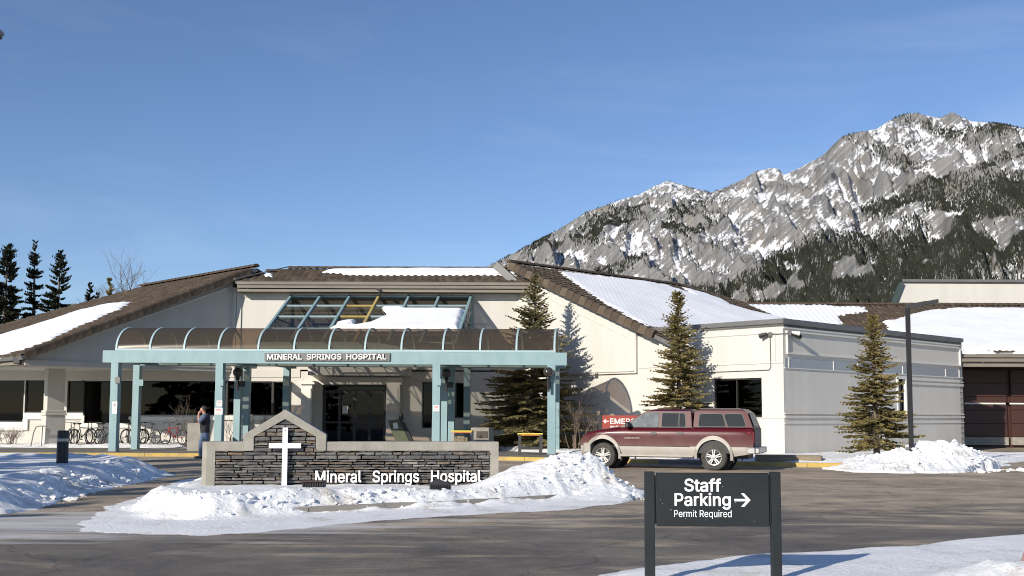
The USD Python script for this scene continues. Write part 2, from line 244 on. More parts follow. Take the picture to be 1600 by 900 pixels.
# ================================================================== the setting
def asphalt():
    # dry dusty tarmac, dark wet bands with branch shade painted in along the driving direction, thin ice film beside the snow island
    n = {'g': ('geometry', {}), 'mp': ('mapping', {'scale': (0.16, 0.60, 1), 'rotation': (0, 0, 0.10)}), 'n1': ('noise_texture', {'scale': 1.0, 'detail': 9.0, 'roughness': 0.70, 'distortion': 1.6}),
         'n2': ('noise_texture', {'scale': 38.0, 'detail': 5.0, 'roughness': 0.75}), 'n3': ('noise_texture', {'scale': 0.45, 'detail': 9.0, 'roughness': 0.78}),
         'r1': ('rgb_ramp', {'ramp': [(0.0, (0, 0, 0)), (0.43, (0, 0, 0)), (0.55, (1, 1, 1)), (1, (1, 1, 1))]}),
         'sx': ('separate_xyz', {}), 'far': ('map_range', {'from_min': 15.0, 'from_max': 24.0, 'to_min': -0.02, 'to_max': 0.16, 'clamp': True}),
         'ad': ('math', {'math_type': 'add'}), 'clm': ('map_range', {'from_min': -14.0, 'from_max': -1.0, 'to_min': -0.05, 'to_max': 0.05, 'clamp': True}), 'ad2': ('math', {'math_type': 'subtract'}),
         'mixc': ('mix', {'color1': (0.17, 0.146, 0.116), 'color2': (0.39, 0.318, 0.237)}), 'r2': ('rgb_ramp', {'ramp': [(0.3, (0.55, 0.55, 0.55)), (0.52, (1.0, 1.0, 1.0)), (0.7, (1.5, 1.48, 1.45))]}),
         'mul': ('mix', {'mix_type': 'multiply', 'fac': 1.0}), 'r3': ('rgb_ramp', {'ramp': [(0.34, (0.50, 0.50, 0.51)), (0.5, (0.95, 0.95, 0.95)), (0.66, (1.4, 1.38, 1.34))]}), 'mul2': ('mix', {'mix_type': 'multiply', 'fac': 1.0}),
         # ice film
         'mpi': ('mapping', {'scale': (0.22, 1.5, 1), 'rotation': (0, 0, 0.05)}), 'ni': ('noise_texture', {'scale': 1.3, 'detail': 7.0, 'roughness': 0.68}),
         'xi': ('map_range', {'from_min': -6.5, 'from_max': 2.5, 'to_min': 0.25, 'to_max': -0.06, 'clamp': True}), 'yi': ('map_range', {'from_min': 12.6, 'from_max': 15.2, 'to_min': -0.20, 'to_max': 0.08, 'clamp': True}),
         'yj': ('map_range', {'from_min': 16.5, 'from_max': 19.0, 'to_min': 0.0, 'to_max': -0.4, 'clamp': True}),
         'ia': ('math', {'math_type': 'add'}), 'ib': ('math', {'math_type': 'add'}), 'ib2': ('math', {'math_type': 'add'}), 'ri': ('rgb_ramp', {'ramp': [(0.0, (0, 0, 0)), (0.60, (0, 0, 0)), (0.84, (0.9, 0.9, 0.9)), (1, (1, 1, 1))]}),
         'mi': ('mix', {'color2': (0.55, 0.54, 0.53)}), 'rr': ('map_range', {'from_min': 0.0, 'from_max': 1.0, 'to_min': 0.62, 'to_max': 0.9}),
         # cracks
         'vor': ('voronoi_texture', {'feature': 'distance_to_edge', 'scale': 0.2}), 'vd': ('noise_texture', {'scale': 1.5, 'detail': 3.0}), 'vm': ('mix', {'mix_type': 'linear_light', 'fac': 0.35}), 'vr': ('rgb_ramp', {'ramp': [(0.0, (0.45, 0.45, 0.45)), (0.0025, (0.6, 0.6, 0.6)), (0.005, (1, 1, 1)), (1, (1, 1, 1))]}), 'mul3': ('mix', {'mix_type': 'multiply', 'fac': 0.7}),
         'b': ('bump', {'strength': 0.35, 'distance': 0.01}), 'p': ('principled_bsdf', {'specular_ior_level': 0.22})}
    l = [('g.position', 'mp.vector'), ('mp.vector', 'n1.vector'), ('g.position', 'n2.vector'), ('g.position', 'n3.vector'), ('g.position', 'sx.vector'), ('sx.y', 'far.value'), ('sx.x', 'clm.value'),
         ('n1.fac', 'ad.value1'), ('far.result', 'ad.value2'), ('ad.value', 'ad2.value1'), ('clm.result', 'ad2.value2'), ('ad2.value', 'r1.fac'), ('r1.color', 'mixc.fac'), ('n2.fac', 'r2.fac'), ('mixc.color', 'mul.color1'), ('r2.color', 'mul.color2'),
         ('n3.fac', 'r3.fac'), ('mul.color', 'mul2.color1'), ('r3.color', 'mul2.color2'),
         ('g.position', 'mpi.vector'), ('mpi.vector', 'ni.vector'), ('sx.x', 'xi.value'), ('sx.y', 'yi.value'), ('sx.y', 'yj.value'), ('ni.fac', 'ia.value1'), ('xi.result', 'ia.value2'), ('ia.value', 'ib.value1'), ('yi.result', 'ib.value2'), ('ib.value', 'ib2.value1'), ('yj.result', 'ib2.value2'), ('ib2.value', 'ri.fac'),
         ('g.position', 'vd.vector'), ('g.position', 'vm.color1'), ('vd.color', 'vm.color2'), ('vm.color', 'vor.vector'), ('vor.distance', 'vr.fac'), ('mul2.color', 'mul3.color1'), ('vr.color', 'mul3.color2'),
         ('mul3.color', 'mi.color1'), ('ri.color', 'mi.fac'), ('mi.color', 'p.base_color'), ('r1.color', 'rr.value'), ('rr.result', 'p.roughness'), ('n2.fac', 'b.height'), ('b.normal', 'p.normal')]
    return look('worn_asphalt', n, l, 'p.BSDF')
ASPHALT = asphalt()
SIDEWALK = paint('sidewalk_concrete', (0.20, 0.185, 0.16), (0.135, 0.125, 0.11), scale=0.8, rough=0.9, bump=0.2, contrast=0.25)
GUTTER = paint('gutter_concrete', (0.33, 0.30, 0.26), (0.22, 0.20, 0.175), scale=1.5, rough=0.9, contrast=0.25)
KERBYELLOW = paint('worn_yellow_paint', (0.60, 0.40, 0.085), (0.36, 0.27, 0.12), scale=2.2, rough=0.75, contrast=0.22, bump=0.2)
GROUND = paint('winter_ground', (0.72, 0.72, 0.73), (0.5, 0.47, 0.42), scale=0.05, rough=0.9, contrast=0.3)
a = 9000.0
struct('ground', (np.array([[-a, -a, -0.05], [a, -a, -0.05], [a, a, -0.05], [-a, a, -0.05]]), np.array([[0, 1, 2], [0, 2, 3]])), GROUND)
struct('road', (np.array([[-60, -20, 0.0], [60, -20, 0], [60, 58, 0], [-60, 58, 0]]), np.array([[0, 1, 2], [0, 2, 3]])), ASPHALT)
KERB = np.array([(-40, 40.6), (-20, 40.3), (-10, 40.4), (-3, 39.0), (2, 37.2), (8.8, 33.9), (11.5, 33.6), (14.2, 34.6), (15.8, 37.2), (17.2, 42), (18.5, 48)], float)
def offset_line(l, d): 
    o = LineString(l).parallel_offset(d, 'left', join_style=2); c = np.array(o.coords); return c if np.linalg.norm(c[0] - l[0]) < np.linalg.norm(c[-1] - l[0]) else c[::-1]
kin = offset_line(KERB, 0.16); gut = offset_line(KERB, -0.35)
walk = Polygon(list(map(tuple, kin)) + [(18.5, 56), (-40, 56)])
m = arr(trimesh.creation.extrude_polygon(walk, 0.2, engine='earcut')); m[0][:, 2] += -0.07
struct('sidewalk', m, SIDEWALK)
KERBC = paint('bare_kerb_concrete', (0.30, 0.275, 0.235), (0.2, 0.185, 0.16), scale=2.0, rough=0.9, contrast=0.25)
kp = LineString(KERB); L = kp.length; k = 0; s = 0.0
kerb_t = thing('kerb', None, None, kind='structure')
while s < L - 0.05:                                     # kerb stones, each cast piece with its own joint
    e = min(s + 2.4, L); a0, a1 = np.array(kp.interpolate(s + 0.008).coords[0]), np.array(kp.interpolate(e - 0.008).coords[0])
    d = (a1 - a0) / np.linalg.norm(a1 - a0); nn = np.array([-d[1], d[0]])
    pr = Polygon([(0, -0.06), (0.16, -0.06), (0.16, 0.137), (0.03, 0.137), (0, 0.11)])
    v, f = extr(pr, np.linalg.norm(a1 - a0))
    W = np.stack([a0[0] + d[0] * v[:, 2] + nn[0] * v[:, 0], a0[1] + d[1] * v[:, 2] + nn[1] * v[:, 0], v[:, 1]], 1)
    part(kerb_t, 'kerb_stone', fixn((W, f)), KERBC if 43.5 < s < 46 or s > 57.5 else KERBYELLOW); s = e; k += 1
g = Polygon(list(map(tuple, KERB - 0.0)) + list(map(tuple, gut[::-1])))
m = arr(trimesh.creation.extrude_polygon(g.buffer(0), 0.03, engine='earcut')); m[0][:, 2] += -0.025
struct('gutter', m, GUTTER)

# ---- the mountain: a polar height field whose skyline is surveyed from the photograph
SKYL = np.array([(-900, 470), (-300, 500), (0, 520), (300, 510), (600, 470), (700, 440), (760, 417), (812, 391), (865, 363), (917, 331), (970, 312), (1001, 303), (1022, 291), (1043, 282), (1060, 287), (1075, 291), (1096, 297), (1112, 301), (1135, 292), (1159, 281), (1180, 268), (1206, 262), (1217, 264), (1225, 273), (1248, 263), (1270, 251), (1285, 243), (1300, 228), (1316, 213), (1340, 206), (1369, 202), (1390, 188), (1411, 179), (1432, 176), (1450, 181), (1469, 184), (1487, 175), (1500, 181), (1516, 189), (1547, 192), (1579, 197), (1600, 201), (1700, 205), (1900, 250), (2300, 330), (3000, 450)], float)
def mountain():
    NA, NR = 760, 420
    us = np.concatenate([np.linspace(-900, 740, 60), np.linspace(745, 1620, NA - 120), np.linspace(1635, 3000, 60)])
    rays = np.array([ray(u, np.interp(u, SKYL[:, 0], SKYL[:, 1])) for u in us])
    az = np.arctan2(rays[:, 0], rays[:, 1]); tan_el = rays[:, 2] / np.hypot(rays[:, 0], rays[:, 1])
    R0, R1 = 1500.0, 4200.0
    t = np.linspace(0, 1.16, NR) ; r = R0 + (R1 - R0) * t
    A, T = np.meshgrid(az, t, indexing='ij'); Rr = R0 + (R1 - R0) * T
    X, Y = Rr * np.sin(A), Rr * np.cos(A)
    H = (tan_el * R1)[:, None]
    # smoothed skyline for the body; sharp skyline only near the crest
    k = np.exp(-0.5 * (np.arange(-60, 61) / 22.0) ** 2); k /= k.sum(); hp = np.pad(tan_el * R1, 60, mode='edge'); Hs = np.convolve(hp, k, 'valid')[:, None]
    wgt = sstep((T - 0.72) / 0.28); Hh = Hs * (1 - wgt) + H * wgt
    prof = np.where(T < 1, 0.60 * np.clip(T, 0, 1) ** 1.5 + 0.40 * sstep(T), 1 - (T - 1) * 2.2)
    P3 = np.stack([X, Y, 0 * X], -1)
    # slanting ribs and gullies (strata dip to the lower left in the view)
    w = fbm(P3 / 640, 3, 3) - 0.5
    ua, rr = A * 3000, Rr * 0.55
    q = np.stack([(ua * 0.80 + rr * 0.75) / 150 + w * 3, (rr * 0.80 - ua * 0.55) / 620, 0 * X], -1)
    ridge = 1 - np.abs(fbm(q, 4, 5) - 0.5) * 4
    q2 = np.stack([(ua * 0.9 + rr * 0.5) / 46, rr / 90, 0 * X], -1)
    ridge2 = 1 - np.abs(fbm(q2, 4, 9) - 0.5) * 4
    q3 = np.stack([ua / 26, rr / 26, 0 * X], -1)
    Q = fbm(q3, 4, 12) - 0.5
    big = 1 - np.abs(fbm(np.stack([ua / 480 + w, rr / 800, 0 * X], -1), 3, 21) - 0.5) * 3
    amp = np.clip(Hs / 600, 0.15, 1.2) * sstep(T / 0.25)
    Z = Hh * prof + amp * (125 * (big - 0.5) + 95 * (ridge - 0.5) + 48 * (ridge2 - 0.5) + 26 * Q) * (1 - 0.65 * sstep((T - 0.8) / 0.2))
    # strata: hard beds make small steps
    bed = Z * 0.9 + ua * 0.35
    Z = Z + amp * 7.0 * np.sin(bed / 19.0 + 3 * w) * sstep((T - 0.3) / 0.3)
    # put the silhouette back on the surveyed skyline
    el = (Z - EYE) / Rr; top = el.max(1); Z = (Z - EYE) * (tan_el / np.maximum(top, 1e-4))[:, None] + EYE
    Z[:, 0] = -2; Z[:, -1] = -5
    from scipy.ndimage import gaussian_filter as gf
    conc = gf(Z, 7) - Z; conc2 = gf(Z, 2.5) - Z
    ga = np.gradient(Z, axis=0) / np.maximum(np.hypot(np.gradient(X, axis=0), np.gradient(Y, axis=0)), 1); gr = np.gradient(Z, axis=1) / np.maximum(np.gradient(Rr, axis=1), 1)
    ns = 1 / np.sqrt(1 + ga ** 2 + gr ** 2)
    global M_SNOW
    fb = fbm(np.stack([ua / 210, Z / 120, rr / 210], -1), 4, 77) - .5
    M_SNOW = .5 + .05 + .62 * ((.46 + .85 * (ns - .72) + .006 * conc + .022 * conc2 + .34 * fb + .16 * sstep(Z / 900)) - .5)
    M_SNOW = M_SNOW.ravel()
    V = np.stack([X, Y, Z], -1).reshape(-1, 3); n, mm = len(us), NR
    i, j = np.meshgrid(np.arange(n - 1), np.arange(mm - 1), indexing='ij'); a_ = (i * mm + j).ravel()
    f = np.vstack([np.stack([a_, a_ + mm + 1, a_ + mm], 1), np.stack([a_, a_ + 1, a_ + mm + 1], 1)])[:, ::-1]
    return (V, f), us, az, X, Y, Z, T
(mv, mf), m_us, m_az, MX, MY, MZ, MT = mountain()
fn = np.cross(mv[mf[:, 1]] - mv[mf[:, 0]], mv[mf[:, 2]] - mv[mf[:, 0]])
if fn[:, 2].sum() < 0: mf = mf[:, ::-1]
ROCK = look('mountain_rock_and_snow', {
    'g': ('geometry', {}), 'at': ('attribute', {'attribute': 'snow'}),
    'n1': ('noise_texture', {'scale': 0.085, 'detail': 8.0, 'roughness': 0.80}), 'n2': ('noise_texture', {'scale': 0.012, 'detail': 5.0, 'roughness': .6}),
    'rot': ('mapping', {'rotation': (0.25, 0.62, 0.0)}), 'mp': ('mapping', {'scale': (0.006, 0.006, 0.10)}), 'n3': ('noise_texture', {'scale': 1.0, 'detail': 7.0, 'roughness': 0.66, 'distortion': 0.5}),
    'a1': ('math', {'math_type': 'multiply_add', 'value2': 1.45, 'value3': -0.725}), 'a2': ('math', {'math_type': 'add'}), 'a3': ('math', {'math_type': 'multiply_add', 'value2': 1.0, 'value3': -0.5}), 'a4': ('math', {'math_type': 'add'}),
    'rs': ('rgb_ramp', {'ramp': [(0, (0, 0, 0)), (0.475, (0, 0, 0)), (0.525, (1, 1, 1)), (1, (1, 1, 1))]}),
    'rk': ('rgb_ramp', {'ramp': [(0.30, (0.13, 0.132, 0.136)), (0.5, (0.22, 0.218, 0.215)), (0.68, (0.32, 0.31, 0.295))]}), 'tan': ('mix', {'color2': (0.245, 0.195, 0.145)}), 'tr': ('rgb_ramp', {'ramp': [(0, (0, 0, 0)), (0.52, (0, 0, 0)), (0.68, (.45, .45, .45)), (1, (.5, .5, .5))]}), 'mix': ('mix', {'color2': (0.76, 0.77, 0.80)}),
    'b': ('bump', {'strength': 0.7, 'distance': 10.0}), 'p': ('principled_bsdf', {'roughness': 0.9, 'specular_ior_level': 0.15})},
    [('g.position', 'n1.vector'), ('g.position', 'n2.vector'), ('g.position', 'rot.vector'), ('rot.vector', 'mp.vector'), ('mp.vector', 'n3.vector'), ('n1.fac', 'a1.value1'), ('a1.value', 'a2.value1'), ('at.fac', 'a2.value2'), ('n3.fac', 'a3.value1'), ('a3.value', 'a4.value1'), ('a2.value', 'a4.value2'), ('a4.value', 'rs.fac'),
     ('n3.fac', 'rk.fac'), ('n2.fac', 'tr.fac'), ('tr.color', 'tan.fac'), ('rk.color', 'tan.color1'), ('tan.color', 'mix.color1'), ('rs.color', 'mix.fac'), ('mix.color', 'p.base_color'), ('n1.fac', 'b.height'), ('b.normal', 'p.normal')], 'p.BSDF')
mt_node = struct('mountain', (mv, mf), ROCK, smooth=True)
UsdGeom.PrimvarsAPI(stage.GetPrimAtPath(mt_node.path)).CreatePrimvar('snow', Sdf.ValueTypeNames.FloatArray, 'vertex').Set(Vt.FloatArray.FromNumpy(M_SNOW.astype(np.float32)))
# forest on the flanks: one mass of far conifers
def forest():
    N = 1500000; r_ = np.random.default_rng(31)
    lo, hi = np.searchsorted(m_us, 700), np.searchsorted(m_us, 1650)
    i = r_.integers(lo, hi - 1, N); j = r_.integers(4, MZ.shape[1] - 30, N); fi, fj = r_.random(N), r_.random(N)
    def bil(Aa): return (Aa[i, j] * (1 - fi) * (1 - fj) + Aa[i + 1, j] * fi * (1 - fj) + Aa[i, j + 1] * (1 - fi) * fj + Aa[i + 1, j + 1] * fi * fj)
    X, Y, Z, T, U = bil(MX), bil(MY), bil(MZ), bil(MT), m_us[i] * (1 - fi) + m_us[i + 1] * fi
    sl = np.hypot((MZ[i + 1, j] - MZ[i, j]) / np.maximum(np.hypot(MX[i + 1, j] - MX[i, j], MY[i + 1, j] - MY[i, j]), 1), (MZ[i, j + 1] - MZ[i, j]) / 7.5)
    d = np.stack([X, Y, Z - EYE], 1); b = d / np.linalg.norm(d, axis=1, keepdims=True)
    fw = b @ _f; V = V0 - F * (b @ CU) / fw
    # the tree line climbs to the right; gullies above it carry thin strips of trees
    line = np.interp(U, [700, 1000, 1130, 1200, 1300, 1400, 1480, 1560, 1660], [455, 462, 448, 408, 352, 303, 277, 272, 285])
    low = sstep((V - line + 12) / 26)
    w = fbm(np.stack([X / 150, Y / 210, Z / 110], 1), 4, 44)
    clear = sstep((0.66 - w) / 0.06)                      # snowy openings
    op = np.exp(-(((U - 1300) / 85) ** 2 + ((V - 352) / 30) ** 2) * 1.0) + 0.9 * np.exp(-(((U - 1560) / 60) ** 2 + ((V - 425) / 22) ** 2)) + 0.7 * np.exp(-(((U - 1405) / 60) ** 2 + ((V - 352) / 24) ** 2))
    ribs = fbm(np.stack([(U * 0.45 + V) / 34, (U - 0.4 * V) / 190, 0 * U], 1), 3, 51)
    dens = low * clear * (1 - np.clip(op, 0, 1)) + (1 - low) * 0.5 * sstep((ribs - 0.655) / 0.05) * sstep((0.62 - w) / 0.1)
    left = np.exp(-(((U - 905) / 70) ** 2 + ((V - 365 + (U - 905) * 0.35) / 16) ** 2)) + 0.5 * np.exp(-(((U - 1470) / 60) ** 2 + ((V - 205 - (U - 1470) * 0.35) / 7) ** 2)) + 0.8 * np.exp(-(((U - 1555) / 25) ** 2 + ((V - 203) / 8) ** 2)) + 0.6 * np.exp(-(((U - 1420) / 60) ** 2 + ((V - 262 - (U - 1420) * 0.5) / 11) ** 2)) + .5 * np.exp(-(((U - 1060) / 60) ** 2 + ((V - 345 ) / 30) ** 2)) * (ribs > .5)
    dens = np.maximum(dens, np.clip(left, 0, 1) * 0.85 * (w < 0.6))
    dens += 0.0015
    cell = np.hypot(MX[i + 1, j] - MX[i, j], MY[i + 1, j] - MY[i, j]) * 7.5; keep = r_.random(N) < np.clip(dens, 0, 1) * np.clip(cell / 30, 0, 1.2) * 1.7
    P_ = np.stack([X, Y, Z - 0.8], 1)[keep]; n = len(P_)
    return P_, r_.uniform(5.0, 11, n) * (0.75 + 0.4 * w[keep]), r_.uniform(0, 6.28, n)
fp, fh, frz = forest()
FOREST = paint('far_forest_needles', (0.040, 0.042, 0.031), (0.022, 0.026, 0.020), scale=0.02, rough=0.9, spec=0.1)
inst = UsdGeom.PointInstancer.Define(stage, '/World/forest')
setdata(inst.GetPrim(), 'dark conifer forest covering the lower flank of the snowy mountain', 'forest', None, 'stuff')
UsdGeom.Scope.Define(stage, '/World/forest/kinds')
def cone_tree(seed):
    r_ = np.random.default_rng(seed); ms = []
    for z0, z1, rr in ((0.05, 0.55, 0.20), (0.3, 0.8, 0.145), (0.6, 1.0, 0.085)):
        n = 6; th = np.arange(n) / n * 6.283 + r_.random() * 6; ra = rr * r_.uniform(0.65, 1.2, n)
        V = np.vstack([np.stack([ra * np.cos(th), ra * np.sin(th), z0 + r_.uniform(-0.04, 0.04, n)], 1), [[0, 0, z1]]])
        ms.append((V, np.array([[q, (q + 1) % n, n] for q in range(n)])))
    return cat_(ms)
for q in range(3): usdkit.mesh(stage, f'/World/forest/kinds/conifer_{q:03d}', cone_tree(q), FOREST)
inst.CreatePrototypesRel().SetTargets([Sdf.Path(f'/World/forest/kinds/conifer_{q:03d}') for q in range(3)])
inst.CreateProtoIndicesAttr(Vt.IntArray.FromNumpy((np.arange(len(fp)) % 3).astype(np.int32)))
inst.CreatePositionsAttr(Vt.Vec3fArray.FromNumpy(fp.astype(np.float32)))
inst.CreateScalesAttr(Vt.Vec3fArray.FromNumpy(np.stack([fh * 1.05, fh * 1.05, fh], 1).astype(np.float32)))
inst.CreateOrientationsAttr(Vt.QuathArray([Gf.Quath(float(math.cos(x / 2)), 0, 0, float(math.sin(x / 2))) for x in frz]))
print('forest trees', len(fp))
# ================================================================== buildings
R2 = math.sqrt(0.5)
FY = 49.6                                              # plane of the centre facade
L1 = np.array([-12.88, FY]); L0 = np.array([-19.4, FY - 6.52]); dL = np.array([R2, R2])       # left gable wall, from its outer end to the facade
dR = np.array([0.685, -0.7285]); R1 = np.array([0.25, FY]); CORN = np.array([9.92, 39.5])      # right gable wall runs on into the annex front
dA = np.array([0.7314, 0.682]); AEND = CORN + dA * 14.6                                        # annex side wall
hosp = thing('hospital_building', 'low cream hospital with brown tiled gable roofs behind the teal entrance canopy', 'hospital', (-6, FY, 0))
def X_at(u, Y=FY): return float(at(u, 640, Y)[0])
def Z_at(v, u=500, Y=FY): return float(at(u, v, Y)[2])

# ---- roof tiles
def tile(o, e, s, n, w, l, h=0.042, lift=0.055):
    """one pantile: lower edge at o, width w along e, length l up s"""
    x = np.linspace(0, 1, 6); hh = h * np.array([0.0, 0.85, 1.0, 0.55, 0.05, 0.12]); V = []
    for (q, dz) in ((0.0, lift), (1.06, 0.008)):
        for k in range(6): V.append(o + e * (x[k] * w) + s * (q * l) + n * (hh[k] + dz))
    for k in range(6): V.append(o + e * (x[k] * w) + n * (hh[k] * 0.2 - 0.01))
    V = np.array(V); f = []
    for k in range(5):
        f += [[k, k + 1, 7 + k], [k, 7 + k, 6 + k], [12 + k, 13 + k, k + 1], [12 + k, k + 1, k]]
    return V, np.array(f)
def roof_tiles(t, o, e, s, poly, mats, w=0.3, l=0.36, each=False, name='roof_tile', skip=None):
    e, s = np.array(e, float), np.array(s, float); n = np.cross(e, s); n /= np.linalg.norm(n)
    if n[2] < 0: n = -n
    x0, y0, x1, y1 = poly.bounds; ms = [[] for _ in mats]; r_ = random.Random(int(abs(o[0] * 100)))
    for j in range(int((y1 - y0) / l) + 1):
        for i in range(int((x1 - x0) / w) + 1):
            p = Point(x0 + (i + 0.5) * w, y0 + (j + 0.5) * l)
            if not poly.contains(p) or (skip is not None and skip.contains(p)): continue
            m = tile(np.asarray(o) + e * (x0 + i * w) + s * (y0 + j * l) + n * (0.01 * r_.random()), e, s, n, w, l)
            k = r_.randrange(len(mats))
            if each: part(t, name, m, mats[k])
            else: ms[k].append(m)
    if not each:
        for k, m in enumerate(ms):
            if m: part(t, name + 's', cat_(m), mats[k], kind='stuff')
def slab(o, e, s, poly, t, mat=None):
    """flat sheathing of a roof plane, poly in (e, s)"""
    v, f = extr(poly, t); e, s = np.array(e, float), np.array(s, float); n = np.cross(e, s); n /= np.linalg.norm(n)
    if n[2] < 0: n = -n
    return fixn((np.asarray(o) + v[:, :1] * e + v[:, 1:2] * s - n * (t - v[:, 2:3]), f))
def snow_on(o, e, s, poly, depth, res=0.13, seed=1, jag=0.18, tilewave=0.0, jscale=2.0, edge=0.35):
    e, s = np.array(e, float), np.array(s, float); n = np.cross(e, s); n /= np.linalg.norm(n)
    if n[2] < 0: n = -n
    def zf(x, y, d):
        z = 0.06 + depth * sstep(d / edge) + 0.05 * (fbm(np.stack([x * 0.8, y * 0.8, 0 * x], -1), 3, seed) - 0.5)
        if tilewave: z = z + tilewave * (0.55 * np.sin(x / 0.3 * 6.283) + 0.7 * ((-y / 0.36) % 1.0)) * (0.4 + fbm(np.stack([x * 0.5, y * 0.5, 0 * x], -1), 2, seed + 3))
        return z
    v, f = grid_field(poly, res, zf, base=-0.03, jag=jag, seed=seed, jscale=jscale)
    return (np.asarray(o) + v[:, :1] * e + v[:, 1:2] * s + v[:, 2:3] * n, f)
def to_es(pts, o, e, s):
    n = np.cross(e, s); return [(float(np.dot(hit(u, v, o, n) - o, e)), float(np.dot(hit(u, v, o, n) - o, s))) for u, v in pts]

SL = math.atan(0.43); cS, sS = math.cos(SL), math.sin(SL)
# left wing: rake climbs from L0 to the peak above L1, ridge runs back to the left
Lo = np.array([L0[0], L0[1], 3.98]); Le = np.array([-R2, R2, 0]); Ls = np.array([R2 * cS, R2 * cS, sS])
LW = Polygon([(-0.42, -0.35), (-0.42, 11.1), (11.5, 11.1), (30, -0.35)])
# right wing
Ro = np.array([0.0, 50.0, 8.62]) + np.array([dR[0] * cS, dR[1] * cS, -sS]) * 11.4; Re = np.array([0.7285, 0.685, 0]); Rs = np.array([-dR[0] * cS, -dR[1] * cS, sS])
RW = Polygon([(-0.42, 0.0), (-0.42, 11.25), (12.3, 11.25), (15.5, 9.0), (15.5, 0)])
TM = [TILE, TILE2, TILE3, TILE]
lroof = part(hosp, 'left_wing_roof', slab(Lo, Le, Ls, LW, 0.16), CAPMETAL, label='tiled roof of the left wing with one big snow patch')
roof_tiles(lroof, Lo, Le, Ls, LW, TM)
rroof = part(hosp, 'right_wing_roof', slab(Ro, Re, Rs, RW, 0.16), CAPMETAL, label='tiled roof of the right wing, mostly under snow')
roof_tiles(rroof, Ro, Re, Rs, RW, TM)
# rake tiles: big half-round verge pieces, one after another along each sloping edge
def verge(t, o, s, length, e, m0):
    n = np.cross(e, s); n = n if n[2] > 0 else -n; k = int(length / 0.40)
    for q in range(k):
        a_ = o + s * (q * 0.40) - e * 0.44
        th = np.linspace(0, math.pi, 7); V = []
        for (w_, rr, up) in ((0, 0.15, 0.075), (0.43, 0.12, 0.05)):
            for x in th: V.append(a_ + s * w_ + e * (-rr * math.cos(x) * 0.9 + 0.02) + n * (rr * math.sin(x) * 0.75 + up))
            V.append(a_ + s * w_ + e * (-0.13) + n * (up - 0.26))
        V = np.array(V); f = []
        for i in range(7):
            i2 = (i + 1); f += [[i, i2, 8 + i2], [i, 8 + i2, 8 + i]]
        f += [[7, 0, 8], [7, 8, 15]] + [[0, i + 1, i] for i in range(1, 7)] + [[0, 7, 6]]
        part(t, 'verge_tile', (V, np.array(f)), m0[q % len(m0)])
verge(lroof, Lo - Ls * 0.2, Ls, 11.2, Le, [TILE, TILE2, TILE])
verge(rroof, Ro + Rs * 1.8, Rs, 9.5, Re, [TILE, TILE3, TILE2])
def caps(t, p0, p1, mats, name='ridge_tile', w=0.17):
    p0, p1 = np.asarray(p0, float), np.asarray(p1, float); L_ = np.linalg.norm(p1 - p0); d = (p1 - p0) / L_; sd = np.cross(d, [0, 0, 1.]); sd /= np.linalg.norm(sd); up = np.cross(sd, d)
    for q in range(int(L_ / 0.42)):
        V = []
        for (w_, rr) in ((0, w), (0.45, w * 0.86)):
            for x in np.linspace(0, math.pi, 6): V.append(p0 + d * (q * 0.42 + w_) + sd * (rr * math.cos(x)) + up * (rr * math.sin(x) * 0.8))
        f = []
        for i in range(5): f += [[i, i + 1, 7 + i], [i, 7 + i, 6 + i]]
        f += [[0, i + 1, i] for i in range(1, 5)]
        part(t, name, (np.array(V), np.array(f)), mats[q % len(mats)])
caps(lroof, Lo + Ls * 11.1 - Le * 0.4 + [0, 0, .08], Lo + Ls * 11.1 + Le * 11.5 + [0, 0, .08], [TILE, TILE2])
caps(rroof, Ro + Rs * 11.25 - Re * 0.4 + [0, 0, .08], Ro + Rs * 11.25 + Re * 12.3 + [0, 0, .08], [TILE, TILE2])
caps(rroof, Ro + Rs * 11.25 + Re * 12.3 + [0, 0, .06], np.array([13.4, 60.6, 7.75]), [TILE, TILE3])
# centre roof: low slope above the entrance; here every tile can be told apart
Cw0, Cw1 = X_at(366, 48.9), X_at(828, 48.9)
Co = np.array([Cw0, 48.85, Z_at(440, 590, 48.85)]); Ce = np.array([1., 0, 0]); cr = np.array([0, 2.15, Z_at(421, 590, 51.0) - Co[2]]); CL = np.linalg.norm(cr); Cs = cr / CL
CWP = Polygon([(-0.1, 0), (1.9, CL), (Cw1 - Cw0 - 0.5, CL), (Cw1 - Cw0 + 0.1, 0)])
croof = part(hosp, 'centre_roof', slab(Co, Ce, Cs, CWP, 0.12), CAPMETAL, label='low tiled roof above the entrance with a strip of snow')
roof_tiles(croof, Co, Ce, Cs, CWP, TM, w=0.32, l=0.38, each=True)
caps(croof, Co + Cs * CL + Ce * 1.9 + [0, 0, .05], Co + Cs * CL + Ce * (Cw1 - Cw0 - 0.5) + [0, 0, .05], [TILE, TILE2], w=0.13)
part(hosp, 'flashing', cat_(bar(Co + Ce * -0.12 + [0, 0, .1], Co + Ce * 1.9 + Cs * CL + [0, 0, .12], 0.2, 0.05), bar(Co + Ce * (Cw1 - Cw0 + .12) + [0, 0, .1], Co + Ce * (Cw1 - Cw0 - .45) + Cs * CL + [0, 0, .12], 0.2, 0.05)), CAPMETAL)
# back of the ridges so that nothing looks open from a step aside
part(hosp, 'rear_roof', cat_(slab(Lo + Ls * 11.1, Le, np.array([R2 * cS, R2 * cS, -sS]), rect(-0.4, 0, 14, 5), 0.1), slab(Ro + Rs * 11.25, Re, np.array([-dR[0] * cS, -dR[1] * cS, -sS]), rect(-0.4, 0, 14, 5), 0.1),
     slab(Co + Cs * CL, Ce, np.array([0, cS, -0.1]), rect(0.8, 0, 12.6, 6), 0.1)), TILE2)

